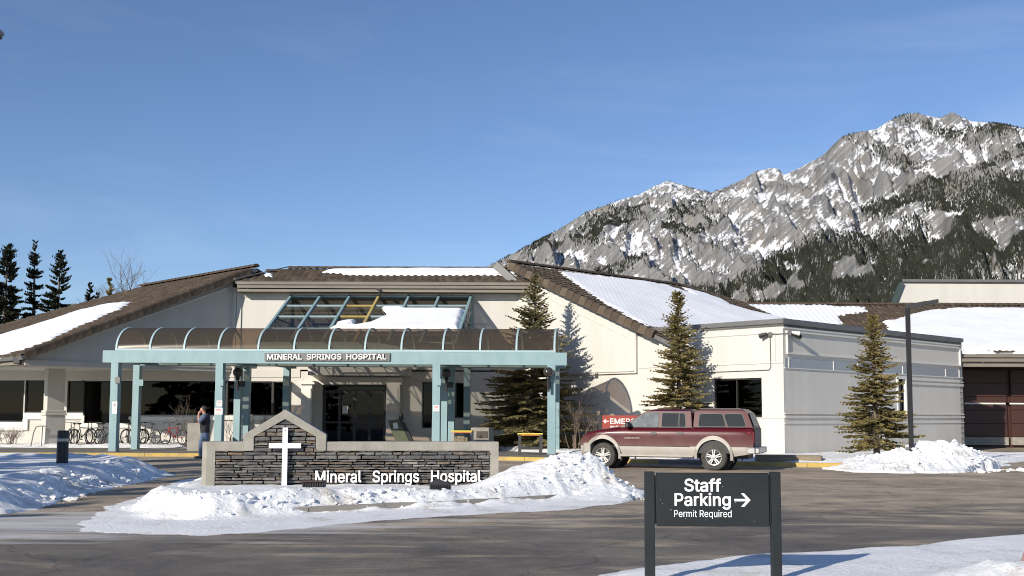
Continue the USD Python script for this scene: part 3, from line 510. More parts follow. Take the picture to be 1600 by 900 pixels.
# ---- fascia and eaves
fz0, fz1 = Z_at(456, 590, 48.9), Co[2] - 0.02
part(hosp, 'fascia', cat_(box((Cw0, 48.86, fz0 + 0.16), (Cw1, 49.1, fz1)), box((Cw0, 48.80, fz1 - 0.13), (Cw1, 48.94, fz1 - 0.01)), box((Cw0, 48.95, fz0), (Cw1, 49.2, fz0 + 0.13))), FASCIA)
part(hosp, 'eave_soffit', box((Cw0, 49.05, fz0 + 0.02), (Cw1, 49.58, fz0 + 0.1)), FASCIA)

# ---- centre facade, upper part
xl, xr = L1[0], R1[0] + 1.2
part(hosp, 'facade_wall', wall((xl, FY), (1, 0), Polygon([(0, 3.55), (xr - xl, 3.55), (xr - xl, 7.4), (0, 7.4)]), -0.3, 0), STUCCO)
pan = []
px0, px1, pz0, pz1 = X_at(372), X_at(437), 4.0, Z_at(459)
x2, x3 = X_at(742), X_at(824)
for (u, w_) in ((363.5, 0.10), (370, 0.20)): pan.append(box((X_at(u) - w_ / 2, FY - 0.07, 3.6), (X_at(u) + w_ / 2, FY + .02, fz0)))
pan += [box((X_at(373), FY - 0.05, fz0 - 0.17), (X_at(806), FY + .02, fz0 - 0.012))]
for u in (452.5, 741): pan.append(box((X_at(u) - 0.025, FY - 0.035, Z_at(512)), (X_at(u) + 0.025, FY + .02, fz0 - .17)))
part(hosp, 'facade_trim', cat_(pan), STUCCO)

# ---- lower facade with its long dark windows
def zz(v, u): return Z_at(v, u)
low_x0 = X_at(-190)
base = rect(low_x0, 0, xr, 3.62)
WIN = [(-150, -62, 594, 659), (-58, 36.5, 594, 659), (38, 73, 594, 645), (104, 128, 595, 645), (129.5, 209.5, 595, 661), (211.5, 353, 595, 649), (354.5, 368, 595, 649), (370, 425, 595.5, 649), (426.5, 455, 596, 649), (660, 677, 597, 669), (709, 727, 598, 653)]
holes = [rect(X_at(a), zz(d, a), X_at(b), zz(c, a)) for a, b, c, d in WIN]
door_hole = rect(X_at(503.5), 0.0, X_at(603), zz(601, 550))
lw_ = base
for h_ in holes: lw_ = lw_.difference(h_)
lw_ = lw_.difference(door_hole)
part(hosp, 'lower_wall', wall((0, FY), (1, 0), lw_, -0.3, 0), STUCCO)
for (a, b, c, d), h_ in zip(WIN, holes):
    x0, z0, x1, z1 = h_.bounds
    w = part(hosp, 'window', wall((0, FY), (1, 0), h_.difference(h_.buffer(-0.05, join_style=2)), -0.16, -0.06), DARK)
    part(w, 'pane', wall((0, FY), (1, 0), rect(x0 + .05, z0 + .05, x1 - .05, z1 - .05), -0.13, -0.128), WINGLASS)
for u, z0, z1 in ((128.75, 645, 594), (210.5, 649, 594), (353.75, 649, 595), (369, 649, 595), (425.75, 649, 596)): part(hosp, 'window_mullion', box((X_at(u) - .045, FY - .02, zz(z0, u)), (X_at(u) + .045, FY - .001, zz(z1, u))), DARK)
# sill band, stepping down with the windows, white and proud of the wall
zs0, zs1 = zz(645, 100), zz(661, 150)
band = []
for a, b, c, d in ((-160, 38, 659, 672), (38, 84, 645, 655), (94, 131, 645, 655), (131, 211, 661, 668), (211, 262, 649, 655), (262, 460, 649, 656)): band.append(box((X_at(a), FY - 0.09, zz(d, a)), (X_at(b), FY + .02, zz(c, a))))
band += [box((X_at(37.2), FY - 0.088, zz(672, 37)), (X_at(45), FY + .02, zz(655.2, 37))), box((X_at(129), FY - 0.088, zz(668, 130)), (X_at(133), FY + .02, zz(649, 130)))]
part(hosp, 'window_sill', cat_(band), WHITE)
# dark rooms behind the glass
part(hosp, 'room', cat_(box((low_x0, FY + 4, 0.05), (xr, FY + 4.1, 3.6)), box((low_x0, FY + .31, 3.52), (xr, FY + 4, 3.6)), box((low_x0, FY + .31, 0.06), (xr, FY + 4, 0.12))), INTERIOR)
# heads and lintel
part(hosp, 'lintel_band', box((low_x0, FY - 0.045, zz(589, 300)), (X_at(468), FY + .01, zz(577, 300))), STUCCO)

# ---- entrance portal
pt = part(hosp, 'entrance_portal', cat_(box((X_at(470, 48.9), 48.9, .1), (X_at(487, 48.9), FY - .002, zz(601, 480))), box((X_at(467, 48.7), 48.78, zz(601, 480)), (X_at(490, 48.7), FY - .003, zz(596, 480))),
     box((X_at(473.5, 48.7), 48.84, .1), (X_at(484, 48.7), 48.9, zz(607, 480)))), WHITE, label='white pilaster left of the entrance doors')
part(hosp, 'entrance_header', cat_(box((X_at(480, 48.6), 48.6, zz(587.5, 560)), (X_at(640, 48.6), FY - .004, zz(575, 560))), box((X_at(505, 49.2), 49.2, zz(601, 560)), (X_at(628, 49.2), FY - .005, zz(590, 560)))), STUCCO)
part(hosp, 'entrance_pier', cat_(box((X_at(603.5, 49.0), 49.0, .1), (X_at(624, 49.0), FY - .006, zz(601, 610))), box((X_at(607, 48.95), 48.96, .9), (X_at(621, 48.95), 49.01, zz(607, 610)))), STUCCO)
part(hosp, 'window_surround', wall((0, FY), (1, 0), rect(X_at(641), zz(681, 650), X_at(682), zz(596, 650)).difference(rect(X_at(659), zz(670, 660), X_at(677.5), zz(596.5, 660))), 0.002, 0.07), STUCCO)
# sliding doors: fixed side lights, two leaves, a transom
dx0, dx1, dzt = X_at(503.5), X_at(603), zz(601, 550)
fr = door_hole.difference(rect(dx0 + .07, 0.0, dx1 - .07, dzt - .07))
dr = part(hosp, 'entrance_door', wall((0, FY), (1, 0), fr, -0.28, -0.12), DARK)
leafw = (dx1 - dx0 - .14) / 4
for k in range(4):
    a0 = dx0 + .07 + k * leafw; r_ = rect(a0 + .004, .2, a0 + leafw - .004, 2.62)
    lf = part(dr, 'door_leaf', wall((0, FY), (1, 0), r_.difference(r_.buffer(-0.06, join_style=2)).union(rect(a0 + .05, 1.18, a0 + leafw - .05, 1.26)), -0.24 + .03 * (k in (1, 2)), -0.19 + .03 * (k in (1, 2))), DARK)
    part(dr, 'pane', wall((0, FY), (1, 0), r_.buffer(-0.055, join_style=2), -0.225 + .03 * (k in (1, 2)), -0.21 + .03 * (k in (1, 2))), WINGLASS)
part(dr, 'transom_pane', wall((0, FY), (1, 0), rect(dx0 + .06, 2.7, dx1 - .06, dzt - .06), -0.22, -0.2), WINGLASS)
part(dr, 'transom_bar', box((dx0 + .06, FY + .17, 2.622), (dx1 - .06, FY + .26, 2.7)), DARK)
part(dr, 'door_mat', box((dx0, FY - 1.2, .132), (dx1, FY, .15)), BLACK)
PAPER = paint('white_paper', (0.72, 0.72, 0.70), (0.66, 0.66, 0.65), rough=0.7)
part(dr, 'notice', box((X_at(534), FY + .155, zz(646, 540)), (X_at(543), FY + .165, zz(634, 540))), PAPER, label='white notice taped to a door leaf')
part(dr, 'counter', box((X_at(577), FY + 1.4, zz(653, 590)), (X_at(603), FY + 1.6, zz(647.5, 590))), CONCRETE, label='pale counter edge seen through the glass')

# ---- left gable: cream wall, raking light put into its tone, above the soffit
GW = float(np.linalg.norm(L1 - L0))
gp = Polygon([(0, 3.62), (GW, 3.62), (GW, 7.85), (0, 3.62 + 0.27)])
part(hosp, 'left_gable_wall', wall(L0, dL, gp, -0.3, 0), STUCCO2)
def gable_trim(o, d, pts, w, t):                       # a raised bead along a polyline on a wall
    ms = []; n = np.array([d[1], -d[0], 0])
    for (a_, b_) in zip(pts[:-1], pts[1:]):
        p0 = np.array([o[0] + d[0] * a_[0], o[1] + d[1] * a_[0], a_[1]]) + n * t / 2; p1 = np.array([o[0] + d[0] * b_[0], o[1] + d[1] * b_[0], b_[1]]) + n * t / 2
        ms.append(bar(p0, p1, t, w))
    return cat_(ms)
tr = [(0.55, 3.80), (0.55, 3.98), (GW - 0.15, 7.28), (GW - .15, 5.0)]
part(hosp, 'gable_moulding', gable_trim(L0, dL, [(0.45, 3.88), (0.55, 4.0), (GW - .1, 7.42)], 0.055, 0.06), WHITE)
part(hosp, 'gable_moulding', gable_trim(L0, dL, [(GW - .1, 7.42), (GW - .1, 3.7)], 0.055, 0.06), WHITE)
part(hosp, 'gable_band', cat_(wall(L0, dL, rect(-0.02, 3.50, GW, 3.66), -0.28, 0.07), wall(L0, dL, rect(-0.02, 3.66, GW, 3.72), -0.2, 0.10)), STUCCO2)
# soffit behind the gable wall, eave fascia running back to the left, gutter
Lback = L0 + np.array([Le[0], Le[1]]) * 9
sof = Polygon([tuple(L0), tuple(L1), (low_x0, FY), tuple(Lback)])
m = extr(Polygon([(L0[0], L0[1]), (L1[0], L1[1]), (Lback[0] - 3, L1[1]), (Lback[0], Lback[1])]), 0.1); m[0][:, 2] += 3.53
part(hosp, 'soffit', m, STUCCO)
ev0 = np.array([L0[0], L0[1], 3.78]) - Ls * 0.0
part(hosp, 'eave_fascia', cat_(bar(ev0 + [0, 0, -.02], ev0 + Le * 14 + [0, 0, -.02], 0.24, 0.46), bar(ev0 + [-.2 * R2, -.2 * R2, .10] - Le * .1, ev0 + Le * 14 + [-.2 * R2, -.2 * R2, .10], 0.16, 0.15)), FASCIA)
part(hosp, 'gutter_end', rbox((L0[0] - 0.42, L0[1] - .16, 3.55), (L0[0] - .12, L0[1] + .1, 3.86), .03), DARK)
# porch column under the soffit
pc = at(84, 640, 47.5); pcc = np.array([pc[0], 47.5])   # its faces run with the gable wall
def rotcol(hx, hy, z0, z1):
    v, f = rbox((-hx, -hy, z0), (hx, hy, z1), .015); d, n_ = np.array([R2, R2]), np.array([R2, -R2]); return fixn((np.c_[pcc[0] + v[:, 0] * d[0] + v[:, 1] * n_[0], pcc[1] + v[:, 0] * d[1] + v[:, 1] * n_[1], v[:, 2]], f))
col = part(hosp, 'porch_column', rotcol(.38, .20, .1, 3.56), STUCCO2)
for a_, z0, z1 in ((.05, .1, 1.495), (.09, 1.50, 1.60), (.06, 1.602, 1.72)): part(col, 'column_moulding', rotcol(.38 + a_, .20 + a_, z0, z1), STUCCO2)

# ---- right gable wall: upper part proud of the lower one, big round-headed blind arch is only the canopy's shadow
RL = float(np.linalg.norm(CORN - R1)); ra = 10.2
pk = 8.12; up0 = 3.32
def zr(s): return pk - 0.43 * s
gR = Polygon([(-1.0, up0), (RL - 6.9, up0), (RL - 6.9, min(zr(RL - 6.9), 5.3)), (0.0, pk), (-1.0, pk)])
part(hosp, 'right_gable_wall', wall(R1, dR, gR, -0.3, 0.0), STUCCO)
part(hosp, 'right_gable_base', wall(R1, dR, rect(-0.6, 0, RL - 4.2, 3.33), -0.4, -0.12), STUCCO)
part(hosp, 'gable_moulding', cat_(gable_trim(R1 + np.array([dR[1], -dR[0]]) * .0, dR, [(0.6, 3.42), (RL - 7.0, 3.42)], .05, .05), gable_trim(R1 + np.array([dR[1], -dR[0]]) * .0, dR, [(0.2, pk - .55), (6.6, pk - .55 - .43 * 6.4)], .03, .03)), STUCCO)
part(hosp, 'gable_stop_end', bar(np.array([-0.75, 49.3, 8.45]), np.array([0.15, 48.95, 7.6]), .2, .34), CAPMETAL)

# ---- main frontal roof behind the annex
Mo = np.array([9.5, 53.0, 4.72]); Me = np.array([1., 0, 0]); mr = np.array([0, 8, 3.1]); ML = np.linalg.norm(mr); Ms = mr / ML
MWP = rect(0, 0, 36, ML)
gar = thing('garage_wing', 'right rear wing with wide tiled roof under snow and dark brown garage doors', 'garage wing', (24, 54, 0))
mroof = part(gar, 'roof', slab(Mo, Me, Ms, MWP, 0.16), CAPMETAL)
roof_tiles(mroof, Mo, Me, Ms, MWP, TM)
caps(mroof, Mo + Ms * ML + Me * 3.4 + [0, 0, .06], Mo + Ms * ML + Me * 30 + [0, 0, .06], [TILE, TILE2])
part(gar, 'rear_roof', slab(Mo + Ms * ML, Me, np.array([0, .93, -.36]), rect(0, 0, 36, 6), .1), TILE2)
gx0 = AEND[0] + .1
part(gar, 'fascia', cat_(box((gx0 + .9, 52.78, 4.26), (46, 53.1, 4.64)), box((gx0 + .7, 52.68, 4.47), (46, 52.8, 4.62)), box((gx0 + 1.2, 52.95, 4.02), (46, 53.3, 4.22))), FASCIA)
part(gar, 'eave_bracket', cat_(box((gx0 + .1, 52.4, 4.30), (gx0 + 1.0, 52.9, 4.5)), box((gx0 + .3, 52.6, 3.9), (gx0 + .9, 53.2, 4.2)), box((gx0 + .2, 52.5, 4.55), (gx0 + 1.2, 53.1, 4.75))), DARK)
part(gar, 'soffit', box((gx0, 53.25, 4.03), (46, 55.7, 4.12)), DARK)
BROWN = paint('brown_garage_door', (0.062, 0.024, 0.017), (0.046, 0.018, 0.014), scale=1.4, rough=0.5, stretch=(1, 1, .5))
part(gar, 'wall', box((gx0, 55.75, 0), (46, 56.0, 4.1)), BROWN)
gd_x = [gx0 + .15, gx0 + 3.3, gx0 + 6.9, gx0 + 10.5]
for k, (a0, a1) in enumerate(((gx0 + .75, gx0 + 4.7), (gx0 + 4.9, gx0 + 8.9))):
    gd = part(gar, 'garage_door', box((a0, 55.62, .55), (a1, 55.74, 3.98)), BROWN)
    for q in range(5):
        z0 = .55 + q * .686
        part(gd, 'door_panel', rbox((a0 + .03, 55.575, z0 + .012), (a1 - .03, 55.622, z0 + .674), .012), BROWN)
    part(gd, 'door_rail', box((a0 - .3, 55.54, 2.22), (a1 + .1, 55.58, 2.29)), WHITE, label='thin white rail across the brown door')
    part(gd, 'window', box((a0 + 1.0, 55.535, 2.0), (a0 + 1.75, 55.574, 2.55)), WINGLASS)
    part(gd, 'door_sill', box((a0, 55.55, .14), (a1, 55.75, .54)), CONCRETE)
part(gar, 'corner_post', box((gx0 + .02, 54.2, .1), (gx0 + .35, 54.5, 2.0)), CAPMETAL)
# upper white block behind
ub = thing('upper_block', 'cream rear block rising above the snowy right roof with sloping left edge', 'building', (30, 66, 0))
uz0, uz1 = 6.2, Z_at(441, 1480, 66)
ux0, ux1 = X_at(1396, 66), X_at(1417, 66)
part(ub, 'wall', wall((0, 66), (1, 0), Polygon([(ux0, uz0), (46, uz0), (46, uz1), (ux1, uz1), (ux0, 7.9)]), -.3, 0), STUCCO)
part(ub, 'side_roof', hexa([(ux0 - .02, 66.02, 6.2), (ux0 + .1, 66.02, 6.2), (ux0 * 1.1 + .1, 72, 6.2), (ux0 * 1.1 - .02, 72, 6.2), (ux1 - .02, 66.02, uz1), (ux1 + .1, 66.02, uz1), (ux1 * 1.1 + .1, 72, uz1), (ux1 * 1.1 - .02, 72, uz1)]), CAPMETAL)
part(ub, 'roof_cap', hexa([(ux1 - .15, 65.8, uz1), (46.2, 65.8, uz1), (50.5, 72.2, uz1), (ux1 * 1.1, 72.2, uz1), (ux1 - .15, 65.8, uz1 + .16), (46.2, 65.8, uz1 + .16), (50.5, 72.2, uz1 + .16), (ux1 * 1.1, 72.2, uz1 + .16)]), CAPMETAL)
part(ub, 'barge_trim', bar(np.array([ux0 - .12, 66, 7.8]), np.array([ux1 - .12, 66, uz1 - .05]), .5, .16), paint('dark_green_trim', (0.05, 0.075, 0.06)))

# ---- annex: flat-roofed box with a dark cap, at the front right
anx = thing('annex_building', 'flat roofed annex, cream front and grey shaded side, behind the spruces and lamp post', 'building', (CORN[0], CORN[1], 0))
aH = 4.98; FLEN = 6.9; F0 = CORN - dR * FLEN; aL = float(np.linalg.norm(AEND - CORN))
wz0, wz1 = float(at(1150, 652, 40.5)[2]), float(at(1150, 590.5, 40.5)[2])
def s_front(u):                                        # place along the front wall seen at column u
    t = (u - 800) / F; o = F0; return float((t * o[1] - o[0]) / (dR[0] - t * dR[1]))
def s_side(u):
    t = (u - 800) / F; o = CORN; return float((t * o[1] - o[0]) / (dA[0] - t * dA[1]))
fwin = rect(s_front(1115), wz0, s_front(1190), wz1)
part(anx, 'front_wall', wall(F0, dR, Polygon([(0, up0 + .01), (2.6, up0 + .01), (2.6, 0), (FLEN, 0), (FLEN, aH), (0, aH)]).difference(fwin), -0.3, 0), STUCCO)
swin = rect(s_side(1402), 1.55, s_side(1415), 3.2)
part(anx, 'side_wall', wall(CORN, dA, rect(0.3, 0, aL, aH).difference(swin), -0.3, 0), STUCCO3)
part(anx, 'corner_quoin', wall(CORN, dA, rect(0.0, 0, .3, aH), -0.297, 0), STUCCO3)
w = part(anx, 'window', wall(F0, dR, fwin.difference(fwin.buffer(-.06, join_style=2)).union(rect(fwin.bounds[0] + 1.0, wz0, fwin.bounds[0] + 1.05, wz1)), -.2, -.05), DARK)
part(w, 'pane', wall(F0, dR, fwin.buffer(-.055, join_style=2), -.15, -.13), WINGLASS)
w = part(anx, 'side_window', wall(CORN, dA, swin.buffer(.08, join_style=2).difference(swin.buffer(-.05, join_style=2)), -.1, .04), WHITE)
part(w, 'pane', wall(CORN, dA, swin.buffer(-.045, join_style=2), -.15, -.13), WINGLASS)
part(anx, 'room', cat_(wall(F0, dR, rect(.5, .1, FLEN - 3.4, 4.5), -3.2, -3.1), wall(CORN, dA, rect(.8, .1, aL, 4.5), -2.6, -2.5)), INTERIOR)
A2 = AEND + np.array([-dA[1], dA[0]]) * 6; F2 = F0 + np.array([-dR[1], dR[0]]) * -0.0
rp = Polygon([tuple(F0), tuple(CORN), tuple(AEND), tuple(A2)])
m = extr(rp, .1); m[0][:, 2] += aH - .12
part(anx, 'flat_roof', m, CAPMETAL)
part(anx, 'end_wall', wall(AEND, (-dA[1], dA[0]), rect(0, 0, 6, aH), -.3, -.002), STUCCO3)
part(anx, 'parapet_cap', cat_(wall(F0, dR, rect(-.05, aH, FLEN + .07, aH + .17), -.4, .07), wall(CORN, dA, rect(-.07, aH - .001, aL + .05, aH + .171), -.4, .073)), CAPMETAL)
# raised frame and strings on the front
sf0, sf1 = 0.0, s_front(1213)
def bead(o, d, x0, z0, x1, z1, w_=.04, t=.035): return wall(o, d, rect(x0, z0, x1, z1).difference(rect(x0 + w_, z0 + w_, x1 - w_, z1 - w_)), .001, t)
for r_ in (rect(1.0, 4.62, sf1, 4.65), rect(sf1 - .03, 3.62, sf1, 4.619), rect(0.02, 3.52, FLEN, 3.545), rect(2.65, 1.50, FLEN, 1.53)): part(anx, 'front_moulding', wall(F0, dR, r_, .001, .03), STUCCO)
# annex side: recessed looking frame, glazed band, base strings
s1, s2, s3 = s_side(1229), s_side(1380), aL - .25
pf = rect(s1, 3.86, s3, 4.72)
part(anx, 'side_moulding', cat_(wall(CORN, dA, pf.difference(pf.buffer(-.055, join_style=2)), .001, .07), wall(CORN, dA, rect(.0, 4.79, aL, 4.83), .001, .05)), WHITE)
BANDGLASS = paint('grey_band_panel', (0.33, 0.345, 0.36), (0.30, 0.315, 0.33), scale=1.2, rough=0.25)
b0, b1 = 3.36, 3.70
xs_ = [s_side(1232), s_side(1302), s_side(1340), s_side(1376), s_side(1410), s_side(1477), s_side(1498)]
prev = .05
for x in xs_ + [aL - .05]:
    part(anx, 'band_panel', wall(CORN, dA, rect(prev + .03, b0, x - .03, b1), .002, .02), BANDGLASS); prev = x
part(anx, 'band_mullion', cat_([wall(CORN, dA, rect(x - .025, b0, x + .025, b1), .002, .04) for x in xs_] + [wall(CORN, dA, rect(.02, b0 - .035, aL, b0 - .002), .002, .035)]), WHITE)
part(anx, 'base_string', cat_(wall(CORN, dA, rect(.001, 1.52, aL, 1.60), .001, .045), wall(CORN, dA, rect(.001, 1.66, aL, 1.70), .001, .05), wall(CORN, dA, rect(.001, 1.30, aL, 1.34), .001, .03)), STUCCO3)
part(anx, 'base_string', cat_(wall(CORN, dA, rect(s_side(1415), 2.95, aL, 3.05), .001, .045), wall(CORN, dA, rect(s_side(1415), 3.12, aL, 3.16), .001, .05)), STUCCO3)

# ---- snow lying on the roofs (each patch a thing of its own)
p = to_es([(-30, 566), (-30, 536), (40, 515), (89, 500), (133, 485), (180, 475), (206, 474), (190, 486), (176, 490), (146, 504), (107, 520), (84, 532), (40, 548), (10, 556)], Lo, Le, Ls)
single('roof_snow', snow_on(Lo, Le, Ls, Polygon(p).buffer(0), .10, seed=3, jag=.22), ROOFSNOW, 'white snow sheet low on the left wing roof', 'roof snow', smooth=True)
p = to_es([(502, 427), (520, 423), (600, 422), (700, 422), (808, 422.5), (815, 428), (806, 431), (700, 432), (610, 432.5), (540, 431)], Co, Ce, Cs)
single('roof_snow', snow_on(Co, Ce, Cs, Polygon(p).buffer(.02), .10, res=.08, seed=5, jag=.06, edge=.2), ROOFSNOW, 'long narrow snow strip on the low roof above the entrance', 'roof snow', smooth=True)
p = to_es([(412, 432.5), (418, 429.5), (426, 430), (424, 434)], Co, Ce, Cs)
single('roof_snow', snow_on(Co, Ce, Cs, Polygon(p).buffer(.05), .07, res=.05, seed=6, jag=.05, edge=.15), ROOFSNOW, 'tiny snow scrap at the left end of the entrance roof', 'roof snow', smooth=True)
p = to_es([(869, 425), (900, 428), (960, 436), (1000, 440), (1040, 447), (1075, 459), (1105, 469), (1140, 477), (1170, 486), (1230, 500), (1230, 530), (1100, 520), (1020, 515), (985, 500), (950, 480), (910, 455)], Ro, Re, Rs)
single('roof_snow', snow_on(Ro, Re, Rs, Polygon(p).buffer(0), .055, res=.09, seed=8, jag=.16, tilewave=.035), ROOFSNOW, 'broad snow sheet with tile ripples on the right wing roof', 'roof snow', smooth=True)
p = to_es([(1062, 449), (1090, 457), (1130, 470), (1146, 480), (1150, 486), (1120, 478), (1085, 464)], Ro, Re, Rs)
single('roof_snow', snow_on(Ro, Re, Rs, Polygon(p).buffer(0.02), .06, res=.09, seed=9, jag=.12, tilewave=.03), ROOFSNOW, 'narrow snow strip just below the ridge of the right wing', 'roof snow', smooth=True)
p = to_es([(1060, 462), (1095, 470), (1130, 473), (1150, 477), (1200, 477), (1290, 478), (1310, 481), (1345, 480), (1362, 488), (1330, 492), (1310, 494), (1318, 508), (1290, 510), (1250, 508), (1150, 525), (1090, 515)], Mo, Me, Ms)
single('roof_snow', snow_on(Mo, Me, Ms, Polygon(p).buffer(0), .05, res=.09, seed=12, jag=.2, tilewave=.035, jscale=3), ROOFSNOW, 'patchy snow sheet on the rear roof behind the annex', 'roof snow', smooth=True)
p = to_es([(1375, 504), (1405, 500), (1420, 494), (1450, 487), (1490, 484), (1640, 484), (1660, 552), (1560, 551), (1510, 553), (1490, 545), (1440, 530), (1390, 520)], Mo, Me, Ms)
single('roof_snow', snow_on(Mo, Me, Ms, Polygon(p).buffer(0), .16, res=.11, seed=14, jag=.15, tilewave=.01), ROOFSNOW, 'deep smooth snow sheet on the garage wing roof at far right', 'roof snow', smooth=True)

# ================================================================== entrance canopy
FL = at(182, 640, 42.0)[:2]; FR = at(862, 640, 40.3)[:2]
cd = (FR - FL) / np.linalg.norm(FR - FL); cb = np.array([-cd[1], cd[0]]); CLn = float(np.linalg.norm(FR - FL))
def s_u(u, off=0.0):
    t = (u - 800) / F; o = FL + cb * off; return float((t * o[1] - o[0]) / (cd[0] - t * cd[1]))
def cp(s, off, z): return np.array([*(FL + cd * s + cb * off), z])
def zt(s): return 4.03 - 0.0075 * s
can = thing('entrance_canopy', 'long teal timber entrance canopy with bronze barrel vault on square posts', 'canopy', (FL[0], FL[1], 0))
BACK = 2.85
s_a, s_b = s_u(163), s_u(886)
fb = part(can, 'front_beam', bar(cp(s_a, 0, zt(s_a) - .235), cp(s_b, 0, zt(s_b) - .235), .30, .47), TEAL)
part(can, 'rear_beam', bar(cp(s_a + .2, BACK, zt(s_a) - .235), cp(s_b - .2, BACK, zt(s_b) - .235), .26, .44), TEAL)
for s in (s_u(182), s_u(345), s_u(683), s_u(862)): part(can, 'cross_beam', bar(cp(s, .16, zt(s) - .25), cp(s, BACK - .14, zt(s) - .25), .2, .36), TEAL)
for u in (182, 345, 683, 862):
    s = s_u(u); ps = part(can, 'post', bar(cp(s, .003, .1), cp(s, .003, zt(s) - .46), .30, .292, up=(cd[0], cd[1], 0)), TEAL)
    part(ps, 'post_base', bar(cp(s, 0, .1), cp(s, 0, .16), .34, .34, up=(cd[0], cd[1], 0)), CAPMETAL)
for u in (215.5, 373.5, 695, 869):
    s = s_u(u, BACK); part(can, 'post', bar(cp(s, BACK, .1), cp(s, BACK, zt(s) - .44), .27, .27, up=(cd[0], cd[1], 0)), TEAL)
# passage to the doors: two more rows of posts with beams
for u, off in ((387, 5.2), (449, 5.6), (706, 4.6), (730.5, 6.4)):
    s = s_u(u, off); part(can, 'passage_post', bar(cp(s, off, .1), cp(s, off, 3.62), .27, .27, up=(cd[0], cd[1], 0)), TEAL)
for u0, o0, o1 in ((387, BACK, 6.3), (449, BACK, 6.4), (730.5, BACK, 7.2)):
    s = s_u(u0, 5.4); part(can, 'passage_beam', bar(cp(s, o0, 3.74), cp(s, o1, 3.74), .22, .3), TEAL)
# purlins under the vault and ceiling grid
for o in (.75, 1.45, 2.15): part(can, 'purlin', bar(cp(.1, o, 3.78), cp(CLn, o, 3.66), .09, .12), TEAL)
part(can, 'beam_rail', cat_(bar(cp(-.1, -.02, zt(0) + .045), cp(CLn + .15, -.02, zt(CLn) + .045), .12, .075), bar(cp(-.1, 2.68, zt(0) + .045), cp(CLn + .15, 2.68, zt(CLn) + .045), .12, .075)), TEAL_L)
V0o, V1o, VH = .02, 2.66, .93
def arch(s, k=20, r=1.0, z0=None):
    th = np.linspace(math.pi, 0, k); z0 = zt(s) + .06 if z0 is None else z0
    return np.array([cp(s, (V0o + V1o) / 2 + math.cos(x) * (V1o - V0o) / 2 * r, z0 + math.sin(x) * VH * r) for x in th])
ribs = [s_u(u) for u in (181, 233.5, 287, 341, 403, 459, 514, 570, 627, 692, 750, 807)] + [CLn + .1]
def strip(s0, s1, r, k=20):
    a_, b_ = arch(s0, k, r), arch(s1, k, r); V = np.vstack([a_, b_]); f = []
    for i in range(k - 1): f += [[i, i + 1, k + i + 1], [i, k + i + 1, k + i]]
    return V, np.array(f)
def rib_mesh(s, w_=.07, d_=.07):
    a_, b_ = arch(s, 18, 1.03), arch(s, 18, 0.975); off = np.array([cd[0], cd[1], 0]) * w_ / 2
    V = np.vstack([a_ - off, a_ + off, b_ + off, b_ - off]); k = 18; f = []
    for i in range(k - 1):
        for q in range(4):
            p0, p1 = q * k + i, ((q + 1) % 4) * k + i; f += [[p0, p0 + 1, p1 + 1], [p0, p1 + 1, p1]]
    f += [[0, k, 2 * k], [0, 2 * k, 3 * k], [k - 1, 3 * k - 1, 2 * k - 1], [k - 1, 4 * k - 1, 3 * k - 1]]
    return V, np.array(f)
for s in ribs: part(can, 'vault_rib', rib_mesh(s), TEAL_L)
for s0, s1 in zip(ribs[:-1], ribs[1:]): part(can, 'vault_pane', strip(s0 + .03, s1 - .03, 1.0), VAULTGLASS, smooth=True)
for s in (ribs[0], ribs[-1]):
    a_ = arch(s, 20, .98); V = np.vstack([a_, [cp(s, (V0o + V1o) / 2, zt(s) + .06)]]); part(can, 'end_pane', (V, np.array([[i, i + 1, 20] for i in range(19)])), VAULTGLASS)
# name board with raised letters
b0, b1 = s_u(416), s_u(611)
zc = zt(b0) - .225
nb = part(can, 'name_board', bar(cp(b0, -.18, zc), cp(b1, -.18, zc - .01), .07, .30), paint('grey_sign_board', (0.17, 0.16, 0.15), (0.13, 0.125, 0.12), scale=2))
LETTER = paint('white_letter', (0.80, 0.79, 0.76), (0.74, 0.73, 0.70), rough=0.5)
def lettering(txt, h, width, depth, bold, o, d, z, t0, gap=None):
    """each letter a mesh of its own, standing along d from o"""
    m = text_mesh(txt, h, depth, bold); sx = width / (m.bounds[1][0] - m.bounds[0][0]); out = []
    from PIL import ImageFont; import glob
    for g in m.split(only_watertight=False):
        v = np.array(g.vertices); v[:, 0] = (v[:, 0] - m.bounds[0][0]) * sx
        out.append(frame((v, np.array(g.faces)), (o[0], o[1], z), d, None, t0))
    return out
for g in lettering('MINERAL  SPRINGS  HOSPITAL', .20, (b1 - b0) - .24, .05, True, cp(b0 + .12, 0, 0), cd, zc - .10, .225): part(nb, 'letter', g, LETTER)

# ---- skylight above the passage
sk = thing('sloping_skylight', 'sloping teal skylight of glass panels half under snow above the entrance canopy', 'skylight', (-6, 46, 4))
zT = Z_at(463.5, 590, 49.5); tl, trr = at(455, 463.5, 49.5), at(736, 463.5, 49.5)
blp, brp = at(418, 514, 45.2), at(719, 514, 45.2)
ext = 0.38                                             # the slope runs on down behind the vault
BLp, BRp = tl + (blp - tl) * (1 + ext), trr + (brp - trr) * (1 + ext)
tu = [455, 500.6, 546.7, 592, 639, 686, 735.7]; fr_ = [(u - 455) / 280.7 for u in tu]
def skp(f, g): return tl * (1 - f) * (1 - g) + trr * f * (1 - g) + BLp * (1 - f) * g + BRp * f * g
gl = [0.0, 0.305 / (1 + ext), 0.64 / (1 + ext), 1 / (1 + ext), 1.0]
sn = np.cross(trr - tl, BLp - tl); sn /= np.linalg.norm(sn); sn = sn if sn[2] > 0 else -sn
